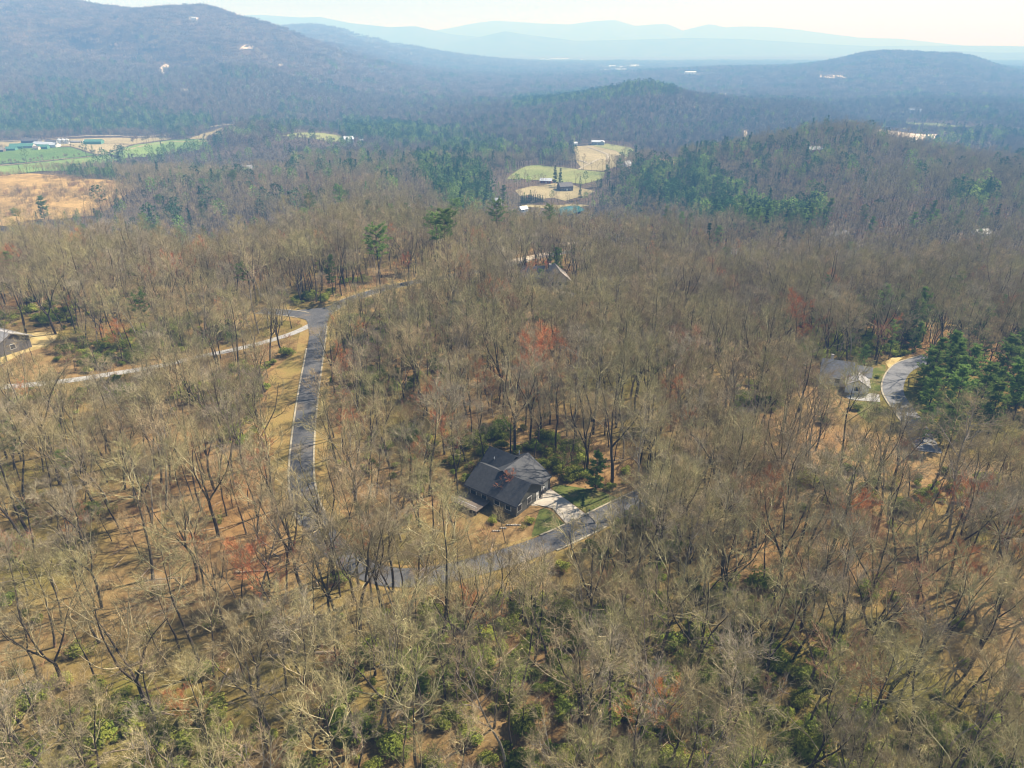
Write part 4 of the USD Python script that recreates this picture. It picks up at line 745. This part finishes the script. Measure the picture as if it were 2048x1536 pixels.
PX = [(762, 592, 21, 0, 'round topped yellow green pine standing above the ridge road'), (886, 562, 23, 1, 'tallest of the ragged pines beside the ridge road'), (876, 545, 20, 0, 'thin pine just left of the tallest ridge road pine'), (1412, 524, 17, 2, 'tall lone conifer in the right middle woods'), (1339, 578, 8, 3, 'small bushy pine alone in the bare right wood'), (366, 510, 17, 3, 'dark domed evergreen on the left middle slope'), (432, 500, 11, 3, 'small bright pine right of the dark domed evergreen'), (412, 398, 15, 1, 'domed pine at the foot of the grass clearing edge'), (470, 395, 19, 1, 'largest pine of the group above the left slope'), (440, 382, 13, 1, 'round pine left of the largest left slope pine'), (392, 385, 14, 0, 'loose pine left of the round pine'), (263, 380, 13, 0, 'pine at the right end of the grass clearing'), (325, 435, 15, 1, 'green pine in the left slope wood'), (238, 412, 12, 4, 'pine standing inside the grass clearing edge'), (407, 460, 19, 4, 'tall pine above the dark domed evergreen'), (90, 440, 16, 3, 'broad dark evergreen shrub tree in the grass clearing'), (205, 460, 12, 0, 'yellow green pine below the grass clearing'), (40, 455, 12, 1, 'yellow green pine below the clearing at the left'), (1110, 372, 17, 2, 'left one of the two dark cypresses by the farmhouse'), (1120, 375, 16, 2, 'right one of the two dark cypresses by the farmhouse'), (1215, 372, 18, 4, 'full pine right of the farmhouse'), (1160, 400, 12, 2, 'dark conifer right end of the hedge above the pond'), (955, 440, 17, 2, 'dark cone shaped conifer left of the pond'), (1005, 425, 20, 4, 'tall light green pine at the left end of the pond'), (945, 462, 11, 2, 'yellow green narrow conifer below the pond cottages'), (1240, 352, 16, 3, 'bushy evergreen below the white barn'), (1180, 720, 6, 3, 'small evergreen in the open wood'), (1190, 985, 9, 3, 'slim evergreen behind the lawn of the dark roofed house'), (1165, 1020, 3.4, 2, 'small dark cone bush on the lawn by the driveway'), (1720, 735, 7, 3, 'round evergreen behind the lawn of the grey roofed house'), (1905, 850, 17, 3, 'largest bushy pine of the bright clump beside the curving road'), (1850, 835, 15, 3, 'bushy pine at the left of the bright clump'), (1950, 830, 16, 3, 'bushy pine at the right of the bright clump'), (1880, 890, 13, 3, 'front bushy pine of the bright clump'), (1850, 780, 13, 3, 'rear left pine of the bright clump'), (1915, 800, 17, 3, 'tall bushy pine at the back of the bright clump'), (1975, 870, 15, 3, 'bushy pine at the front right of the bright clump'), (1890, 765, 16, 3, 'bushy pine behind the bright clump near the road'), (2005, 770, 16, 3, 'dark bushy pine right of the bright clump'), (1840, 880, 10, 3, 'low bushy pine at the road edge of the bright clump'), (2030, 820, 17, 3, 'bushy pine cut by the right picture edge'), (1820, 690, 16, 3, 'dark evergreen above the curving road')]
PX = [(uu, vv, H * (1.3 if vv < 620 else 1.0 if uu > 1800 else 1.12), k, lb) for uu, vv, H, k, lb in PX]
px_xy = np.array([G(a[0], a[1])[:2] for a in PX]); px_r = np.array([a[2] * (.30 if a[3] == 3 else .2) for a in PX]); px_r = np.where(px_xy[:, 1] > 340, px_r * 1.5, px_r)
no_tree = shapely.union_all([no_tree, *[Point(a[0], a[1]).buffer(r) for a, r in zip(px_xy, px_r)]]); shapely.prepare(no_tree)
# ---- near wood
p, u, v = jitter_grid(34, 345, 4.9)
dens = .82 + .7 * (nz(p, 28, 41) - .5)
dens = np.where(inpx([[(1150, 880), (1310, 880), (1310, 990), (1200, 985)], [(700, 700), (900, 720), (880, 960), (690, 960)], [(540, 740), (600, 740), (580, 960), (530, 960)], [(-50, 1060), (640, 1090), (640, 1330), (-50, 1330)], [(-60, 620), (560, 600), (560, 780), (-60, 820)]], u, v), dens * .76, dens)
dens = np.where(inpx([[(990, 1020), (1240, 1030), (1260, 1140), (1050, 1150)]], u, v), dens * .35, np.where(v > 1250, dens * .92, np.where((v < 900) & (u > 640), dens * 1.2, dens)))
keep = rng.uniform(size=len(p)) < dens; p, u, v = p[keep], u[keep], v[keep]
dens_ = None
# a denser belt of trees along the camera side of the lower road and beyond its right end
BELT = [[(590, 1040), (690, 1150), (860, 1180), (960, 1150), (1060, 1115), (1100, 1160), (1040, 1270), (620, 1290), (550, 1150)], [(1240, 960), (1480, 900), (1560, 1080), (1260, 1180), (1230, 1060)]]
p2, u2, v2 = jitter_grid(60, 200, 4.2); k2 = inpx(BELT, u2, v2); p2, u2, v2 = p2[k2], u2[k2], v2[k2]
k2 = np.array([np.min(np.linalg.norm(p[:, :2] - q[:2], axis=1)) > 1.8 for q in p2]); p, u, v = np.vstack([p, p2[k2]]), np.append(u, u2[k2]), np.append(v, v2[k2])
ev = rng.uniform(size=len(p)) < evergreen_share(u, v, p) * np.where(v > 1000, .0, 1)
redz = nz(p, 45, 51); redp = .62 * np.where((redz > .60) | inpx([[(1480, 1040), (2048, 960), (2048, 1250), (1500, 1200)], [(1040, 780), (1160, 770), (1160, 850), (1040, 850)]], u, v), .34, .07)
kind = np.where(rng.uniform(size=len(p)) < redp, rng.choice([8, 10, 11], len(p)), rng.choice([0, 1, 2, 2, 3, 4, 4, 5, 6, 7, 7, 7, 9, 2], len(p)))
scale = np.clip(rng.normal(.9, .17, len(p)), .5, 1.3); small = rng.uniform(size=len(p)) < .22; scale[small] *= rng.uniform(.5, .8, small.sum())
# shorter trees where the photograph looks past them to the house and road
NONE = [(950, 1008), (1240, 1030), (1235, 1068), (1095, 1085), (1020, 1052), (975, 1030)]; nn_ = ~inpx([NONE], u, v); p, u, v, kind, scale, ev = p[nn_], u[nn_], v[nn_], kind[nn_], scale[nn_], ev[nn_]
low2 = inpx([[(870, 1080), (1130, 1080), (1200, 1250), (870, 1270)]], u, v); scale[low2] = np.minimum(scale[low2], rng.uniform(.42, .68, low2.sum()))
low = inpx([[(640, 606), (690, 590), (900, 548), (905, 610), (720, 690), (655, 670)],[(985, 1010), (1250, 1030), (1270, 1170), (1060, 1200)], [(1610, 770), (1800, 770), (1820, 960), (1620, 960)], [(1040, 570), (1150, 570), (1160, 670), (1030, 670)], [(-90, 680), (180, 680), (300, 760), (300, 850), (-90, 870)], [(1810, 870), (2080, 860), (2080, 960), (1830, 980)]], u, v); scale[low] = np.minimum(scale[low], rng.uniform(.42, .66, low.sum()))
lk = low & (rng.uniform(size=len(p)) < .45)
near = [(k, q, rng.uniform(0, 6.283), s) for k, q, s, e, l in zip(kind, p, scale, ev, lk) if not e and not l]
near_pines = [(q, s) for q, s, e in zip(p, scale, ev) if e]
# single trees that stand out, each with its own place: pixel of its foot, height, model, label
HERO = [(1030, 908, 27, 1, 'tall dark forked tree right behind the dark roofed house'), (112, 668, 25, 5, 'big spreading old tree beside the straw lawn at the left edge'), (745, 1085, 24, 6, 'pale barked bare tree in the crook of the road bend'), (612, 1200, 24, 0, 'forked dark tree in front of the lower end of the asphalt road'),
        (720, 1265, 24, 0, 'big forked tree with pale limbs just below the road bend'), (850, 1465, 25, 7, 'tall dark straight trunk standing at bottom centre'), (1040, 1395, 21, 4, 'slim crooked tree with many short limbs at lower centre'), (1720, 1240, 23, 1, 'dark forked tree among rusty buds at lower right'), (1610, 1400, 20, 5, 'dark trunked tree with twisted low limbs at lower right'), (1970, 1150, 23, 0, 'tall dark tree near the right picture edge'),
        (1270, 830, 23, 9, 'dark spreading tree standing clear right of the open leaf floor'), (530, 905, 21, 9, 'dark crooked tree left of the straight road'), (1825, 1345, 23, 5, 'dark double stemmed tree with low fork at lower right'), (130, 1380, 21, 5, 'pale gnarled low spreading tree at lower left'), (1320, 1330, 22, 1, 'pale limbed tree in shrubs at lower centre right'), (420, 850, 18, 0, 'dark tree left of the road between green shrubs'), (1630, 905, 20, 9, 'bare dark tree in front of the rusty tree by the grey roofed house')]
REDS = [(1100, 850, 19, 10, 'pinkish red budding tree above the dark roofed house'), (1590, 722, 17, 10, 'bright red budding tree left of the grey roofed house'), (1850, 1110, 19, 10, 'orange red budding tree at the right'), (1625, 800, 12, 8, 'rusty orange tree against the grey roofed house'), (1005, 1005, 7.5, 10, 'small reddish tree in front of the dark roof'), (410, 1480, 10, 10, 'small coral red sapling at bottom left'), (2030, 1165, 17, 10, 'orange red budding tree cut by the right edge'), (1500, 1120, 15, 11, 'rusty budding tree right of centre'), (1740, 1190, 16, 8, 'orange budding tree among dark trunks at right'), (1055, 500, 14, 8, 'rust coloured tree beside the far end of the ridge road'), (1055, 575, 12, 10, 'dark red budding tree against the brown roofed house'), (560, 1260, 14, 10, 'pale coral budding tree in front of the road end'), (915, 600, 14, 10, 'reddish budding tree under the pair of tall pines')]
first = {}
PLOOK = ['round topped', 'spreading', 'cone shaped', 'bushy', 'ragged']
def place_tree(protos, tagname, k, name, label, category, loc, rot, sc, group=None):
    key = (tagname, k)
    if key not in first:
        t = thing(name, label, category, loc, rot, sc, group)
        for nm, m, mt in protos[k]: obj(nm, m, M[mt], t)
        first[key] = t; return t
    return dup(first[key], name, label, category, loc, rot, sc, group)
for px, name in ((HERO, 'bare_tree'), (REDS, 'budding_tree')):
    for uu, vv, H, k, lb in px:
        H = H * (1.25 if px is REDS and H > 12 and uu < 1700 else 1)
        q = G(uu, vv); place_tree(NEAR, 'near', k, name, lb, 'tree', q, rng.uniform(0, 6.28), H / SPECS[k][0])
hero_xy = np.array([G(a[0], a[1])[:2] for a in HERO + REDS])
near = [n for n in near if np.min(np.linalg.norm(hero_xy - n[1][:2], axis=1)) > 4.4]
size = [SPECS[k][0] * s / np.linalg.norm(q - [0, 0, CAM_H]) for k, q, r, s in near]; order = np.argsort(size)[::-1]
uq = np.array([project(n[1] + np.array([0, 0, 6])) for n in near])
inside = (uq[:, 0] > -20) & (uq[:, 0] < 2068) & (uq[:, 1] < 1560)
order = [i for i in order if inside[i]] + [i for i in order if not inside[i]]
def region(u_, v_):
    col = ['far left', 'left', 'centre left', 'centre', 'centre right', 'right', 'far right'][int(np.clip(u_ / 293, 0, 6))]
    return ('bottom ' if v_ > 1330 else 'lower ' if v_ > 1080 else 'middle ' if v_ > 760 else 'upper ') + col
LOOK = ['forked bare tree with grey limbs', 'wide forked bare tree with grey limbs', 'straight bare tree with grey twigs', 'straight bare tree with pale bark', 'slim bare tree with grey twigs', 'low forked broad bare tree', 'forked bare tree with pale bark', 'tall straight bare tree with high crown', 'slim tree with rusty twigs', 'forked bare tree with fine grey crown', 'small tree with red buds', 'small forked tree with rusty twigs']
for i in order[:300]:
    k, q, r, s = near[i]; rg = region(uq[i, 0], uq[i, 1]); lb = f'{LOOK[k]} in the {rg} of the bare wood'
    place_tree(NEAR, 'near', k, 'budding_tree' if k in (8, 10, 11) else 'bare_tree', lb, 'tree', q, r, s, group=lb.replace('tree', 'trees', 1))
rest = [near[i] for i in order[300:]]
instancer('bare_wood', NEAR, (np.array([n[0] for n in rest]), np.array([n[1] for n in rest]), np.array([n[2] for n in rest]), np.array([n[3] for n in rest])), label='bare hardwood trees filling the wood around road and houses', category='wood', kind='stuff')
print('near', len(near))

# ---- evergreen trees one can pick out
for uu, vv, H, k, lb in PX:
    q = G(uu, vv); h0 = (20, 18, 16, 13, 19)[k]; place_tree(PINEP, 'pine', k, 'pine_tree' if k != 2 else 'conifer', lb, 'tree', q, rng.uniform(0, 6.28), H / h0)
for m in range(13): q = G(1042 + m * 3.6, 411 - m * .25); place_tree(PINEP, 'pine', 2, 'conifer', 'clipped dark conifer in the hedge row above the pond', 'tree', q, m * 1.3, rng.uniform(.55, .66), group='conifers in the hedge row above the pond')
for n, (q, s) in enumerate(near_pines):
    uu, vv, _ = project(q); k = int(rng.choice([3, 4])) if uu > 1600 else int(rng.choice([0, 1, 4])); rg = region(uu, vv); place_tree(PINEP, 'pine', k, 'pine_tree', f'{PLOOK[k]} pine scattered in the {rg} of the wood', 'tree', q, rng.uniform(0, 6.28), s * .85, group=f'{PLOOK[k]} pines scattered in the {rg} of the wood')

# ---- middle woods
p, u, v = jitter_grid(345, 960, 6.6); ok = visible(p, 22); p, u, v = p[ok], u[ok], v[ok]
dn = .92 + .2 * (nz(p, 40, 61) - .5); keep = rng.uniform(size=len(p)) < dn; p, u, v = p[keep], u[keep], v[keep]
ev = rng.uniform(size=len(p)) < evergreen_share(u, v, p); redz = nz(p, 60, 52)
tz = nz(p, 75, 91); kind = np.where(tz > .56, rng.choice([1, 5, 7, 0], len(p)), np.where(tz < .44, rng.choice([2, 9, 4, 3], len(p)), rng.choice([0, 1, 2, 3, 4, 5, 6, 7, 9], len(p))))
kind = np.where(rng.uniform(size=len(p)) < np.where(redz > .58, .3, .05), rng.choice([8, 10, 11], len(p)), kind); sc = np.clip(rng.normal(.78, .14, len(p)), .4, 1.1)
lw = inpx([[(-80, 335), (580, 300), (580, 362), (-80, 362)]], u, v); sc[lw] *= .6; lw = inpx([[(-90, 445), (215, 432), (290, 400), (330, 430), (270, 520), (-90, 530)]], u, v); sc[lw] *= .62; lw = inpx([[(990, 420), (1190, 420), (1220, 480), (980, 480)]], u, v); sc[lw] *= .5; lw = inpx([[(980, 350), (1230, 345), (1230, 412), (980, 412)]], u, v); sc[lw] *= .62; sc[lw & (rng.uniform(size=len(sc)) < .4)] *= .4
b = ~ev; instancer('middle_wood', MIDP, (kind[b], p[b], rng.uniform(0, 6.28, b.sum()), sc[b]), label='bare grey brown woods on the slopes beyond the ridge road', category='wood', kind='stuff')
pe, se, ue, ve = p[ev], sc[ev], u[ev], v[ev]; big = np.argsort(pe[:, 1])
for n in big[:200]:
    k = int(rng.choice([0, 1, 4, 3])) if ue[n] < 1200 else int(rng.choice([3, 4, 2, 4])); side = ('left middle slope' if ue[n] < 700 else 'valley by the pond' if ue[n] < 1220 else 'right middle slope' if ue[n] < 1640 else 'far right middle slope') + (', nearer side' if ve[n] > 440 else ', farther side')
    pl = PLOOK[k]; place_tree(PINEP, 'pine', k, 'pine_tree', f'{pl} pine in bare woods on the {side}', 'tree', pe[n], rng.uniform(0, 6.28), se[n] * 1.35, group=f'{pl} pines in bare woods on the {side}')
r_ = big[200:]; instancer('evergreen_wood', FPINE, (rng.integers(0, 4, len(r_)), pe[r_], rng.uniform(0, 6.28, len(r_)), se[r_] * 1.3), label='dark evergreens mixed into the middle slopes', category='wood', kind='stuff')
print('mid', len(p), 'ev', len(pe))
# ---- far woods: nearer hills tree by tree, beyond them clump by clump
def far_wood(y0, y1, cell, protos, name, top, smin, smax, label, ever_name, ever_label, clump=False):
    p, u, v = jitter_grid(y0, y1, cell, 1.04); ok = visible(p, top) & (p[:, 2] < 400); p, u, v = p[ok], u[ok], v[ok]
    e = rng.uniform(size=len(p)) < evergreen_share(u, v, p); b = ~e; n = b.sum()
    sc = rng.uniform(smin, smax, n); sc[inpx([[(-80, 296), (600, 290), (600, 352), (-80, 352)], [(1710, 262), (1990, 280), (1990, 345), (1730, 325)], [(540, 255), (730, 262), (730, 312), (540, 300)], [(1130, 330), (1300, 325), (1300, 350), (1130, 350)]], u[b], v[b])] *= .55
    instancer(name, protos, (rng.integers(0, len(protos), n), p[b], rng.uniform(0, 6.28, n), sc), label=label, category='wood', kind='stuff')
    reps = 5 if clump else 1; pe = np.repeat(p[e], reps, 0)
    if clump: pe[:, :2] += rng.uniform(-.5, .5, (len(pe), 2)) * cell; pe[:, 2] = height(pe[:, 0], pe[:, 1])
    instancer(ever_name, FPINE, (rng.integers(0, 4, len(pe)), pe, rng.uniform(0, 6.28, len(pe)), rng.uniform(.85, 1.25, len(pe))), label=ever_label, category='wood', kind='stuff'); print(name, n, len(pe))
far_wood(960, 1650, 8.2, FARP, 'hill_wood', 20, .7, 1.05, 'bare woods covering the right hill and the rise behind the green fields', 'evergreen_wood', 'evergreens along the foot of the left mountain and the valley rise')
far_wood(1650, 2400, 10.0, FARP, 'hill_wood', 20, .8, 1.2, 'bare woods of the pine topped hill and the lower left mountain', 'evergreen_wood', 'dark pines along the crest of the middle hill')
far_wood(2400, 5200, 27.0, VFAR, 'mountain_wood', 20, .9, 1.15, 'hazy bare woods on the left mountain and the far right hill', 'evergreen_wood', 'blue hazed evergreens scattered over the far slopes', True)
far_wood(5200, 7600, 52.0, VFAR, 'mountain_wood', 20, 1.5, 2.0, 'hazy woods of the distant ridge and valley', 'evergreen_wood', 'faint evergreens in the hazy valley', True)

# ---- undergrowth
GREEN = [[(680, 1290), (1050, 1180), (1380, 1240), (1500, 1540), (640, 1600)], [(1380, 1180), (1560, 1160), (1660, 1300), (1560, 1640), (1380, 1640)], [(1880, 1420), (2090, 1400), (2090, 1700), (1860, 1700)], [(1380, 1380), (1880, 1440), (1860, 1700), (1300, 1700)], [(-60, 1080), (70, 1080), (90, 1170), (-60, 1180)], [(-60, 1380), (400, 1420), (700, 1430), (700, 1700), (-60, 1700)],
         [(160, 690), (330, 640), (500, 640), (480, 680), (300, 725), (170, 745)], [(380, 760), (560, 720), (545, 900), (440, 930)], [(200, 745), (330, 750), (320, 810), (180, 800)], [(690, 650), (880, 640), (900, 760), (730, 800)], [(60, 630), (160, 610), (160, 665), (70, 660)], [(560, 590), (680, 580), (680, 606), (560, 612)], [(1070, 880), (1180, 880), (1180, 960), (1110, 960)], [(1600, 640), (1830, 640), (1830, 710), (1640, 730)], [(1470, 770), (1580, 770), (1570, 830), (1470, 830)], [(720, 630), (1000, 600), (1000, 690), (740, 700)]]
p, u, v = jitter_grid(34, 400, 2.7); gz = nz(p, 22, 71); gm = inpx(GREEN, u, v)
pr = np.where(gm, np.clip(.75 + 2.4 * (gz - .45), .3, 1), np.clip((gz - .53) * 2.6, 0, .6)); pr = np.where((v > 1150) & (u > 640), pr * 1.3 + .06, np.where((u < 640) & (v > 900) & (v < 1330), pr * .35, pr)); k_ = rng.uniform(size=len(p)) < pr; ps = p[k_]; ss = rng.uniform(.4, 1.2, len(ps)); ks = rng.integers(0, 4, len(ps))
us, vs, ds = project(ps); vis = (us > 0) & (us < 2048) & (vs < 1536); px_size = ss / ds * vis; o = np.argsort(px_size)[::-1]
for i in o[:120]:
    rg = region(us[i], vs[i]); place_tree(SHRUBS, 'shrub', int(ks[i]), 'evergreen_shrub', f'green evergreen shrub growing under bare trees in the {rg}', 'shrub', ps[i], rng.uniform(0, 6.28), ss[i], group=f'green shrubs under bare trees in the {rg}')
o2 = o[120:]; instancer('evergreen_undergrowth', SHRUBS, (ks[o2], ps[o2], rng.uniform(0, 6.28, len(o2)), ss[o2]), label='green evergreen undergrowth spread below the bare trees', category='undergrowth', kind='stuff')
for uu, vv, s, lb in ((620, 600, 1.25, 'bright green shrub mass behind the road junction'), (596, 602, .9, 'yellow green shrub left of the bright shrub mass'), (650, 598, .95, 'dark green shrub right of the bright shrub mass'), (100, 650, 1.3, 'olive evergreen shrub behind the lodge'), (1140, 960, 1.1, 'dark green shrub right of the dark roofed house'), (1115, 930, 1.1, 'tall green shrub behind the dark roofed house'), (1090, 965, .5, 'small round shrub at the corner of the dark roofed house'), (948, 985, .55, 'olive shrub at the left corner of the dark roofed house'), (985, 1045, .5, 'shrub below the deck of the dark roofed house'), (1030, 1022, .32, 'low shrub under the side windows of the dark roofed house'), (1048, 1010, .28, 'low shrub beside the garage end of the dark roofed house'), (1060, 1050, .45, 'shrub bed between the lower lawn and the house'), (1735, 752, .35, 'left clipped dark bush on the lawn by the curving road'), (1755, 756, .4, 'right clipped dark bush on the lawn by the curving road'), (1530, 815, 1.6, 'dark evergreen thicket left of the rusty tree')):
    place_tree(SHRUBS, 'shrub', 2, 'evergreen_shrub', lb, 'shrub', G(uu, vv), rng.uniform(0, 6.28), s)
p, u, v = jitter_grid(34, 400, 3.3); gz = nz(p, 18, 73); k_ = rng.uniform(size=len(p)) < np.clip(.42 + 1.1 * (gz - .5), .03, .8); ps = p[k_]; gb = inpx(GREEN, u[k_], v[k_]) | ((v[k_] > 1230) & (u[k_] > 600)); kb_ = np.where(rng.uniform(size=len(ps)) < np.where(gb, .6, .18), rng.integers(4, 6, len(ps)), rng.integers(0, 4, len(ps)))
instancer('brushwood', BRUSH, (kb_, ps, rng.uniform(0, 6.28, len(ps)), rng.uniform(.4, 1.1, len(ps))), label='bare saplings and twiggy brush between the tree trunks', category='undergrowth', kind='stuff')
print('brush', len(ps))
# dry grass tussocks and scrub in the orange clearing
x0, y0, x1, y1 = broom.bounds; q = np.stack([rng.uniform(x0, x1, 2600), rng.uniform(y0, y1, 2600)], 1); q = q[shapely.contains_xy(broom, q[:, 0], q[:, 1])]; q = np.column_stack([q, height(q[:, 0], q[:, 1])])
q = q[nz(q, 45, 81) > .46]; instancer('brushwood', BRUSH, (rng.integers(0, 4, len(q)), q, rng.uniform(0, 6.28, len(q)), rng.uniform(.7, 1.7, len(q))), label='grey scrub scattered over the orange grass clearing', category='undergrowth', kind='stuff')

# ---- fallen logs
def log_mesh(L, r):
    mb = MB(); l, _ = grow((-L / 2, 0, r * .7), (1, 0, 0), L, 7, .05, 0); mb.tube(l, np.linspace(r, r * .45, 8), 7)
    m2 = MB()
    for _ in range(4):
        i = rng.integers(3, 8); b, _ = grow(l[i], (rng.uniform(.3, 1), rng.normal(), abs(rng.normal()) * .5), rng.uniform(.8, 2.2), 3, .15, 0); m2.tube(b, np.linspace(r * .35, .02, 4), 4)
    return mb.get(), m2.get()
LOGS = [[('stem', a, 'wood_log'), ('branch', b, 'wood_log')] for a, b in (log_mesh(9, .24), log_mesh(6, .18), log_mesh(12, .28))]
p, u, v = jitter_grid(40, 330, 9.0); instancer('fallen_branches', LOGS, (rng.integers(0, 3, len(p)), p, rng.uniform(0, 6.28, len(p)), rng.uniform(.22, .6, len(p))), label='fallen branches strewn over the leaf litter', category='branches', kind='stuff')
for uu, vv, k, rot, lb in ((520, 1145, 0, .1, 'pale log lying on leaf litter left of the lower road'), (345, 1160, 1, .15, 'short log on leaf litter in the lower left wood'), (300, 1420, 0, -.3, 'thick log lying low at the bottom left'), (1000, 1330, 2, .8, 'big leaning dead log in shrubs at lower centre'), (700, 1310, 2, .05, 'long pale log in the wood below the road bend'), (1240, 1370, 0, 2.6, 'dead log among shrubs at lower right of centre'), (430, 1060, 1, .3, 'grey log on open leaf litter left of the road'), (1225, 925, 0, .2, 'log on the open leaf floor right of the dark roofed house'), (500, 695, 1, 2.4, 'grey log below the gravel track near the junction'), (380, 1490, 1, .2, 'bleached log at the bottom edge')):
    q = G(uu, vv); place_tree(LOGS, 'log', k, 'fallen_log', lb, 'log', q, rot, 1.0)
# pale stones edging the terrace in front of the dark roofed house, one by one
tw = thing('stone_edging', 'curved row of pale stones in front of the dark roofed house', 'stone edging', G(1010, 1058))
b0 = G(1010, 1058)
for m in range(14):
    q = G(986 + m * 4.1, 1064 - m * .9 + 2.0 * math.sin(m * .6)) - b0; ic = trimesh.creation.icosphere(1, 1.0); ic.apply_scale([rng.uniform(.16, .30), rng.uniform(.15, .24), rng.uniform(.14, .22)]); ic.vertices += rng.normal(size=ic.vertices.shape) * .03; ic.apply_translation(q + [0, 0, .12]); obj('stone', ic, M['concrete'], tw)
mb = thing('letterbox', 'small dark letterbox on a white post beside the driveway mouth', 'letterbox', G(1178, 1030)); obj('post', bx([-.06, -.06, 0], [.06, .06, 1.05]), M['white'], mb); obj('box', bx([-.13, -.26, 1.05], [.13, .26, 1.3]), M['dark_wall'], mb)
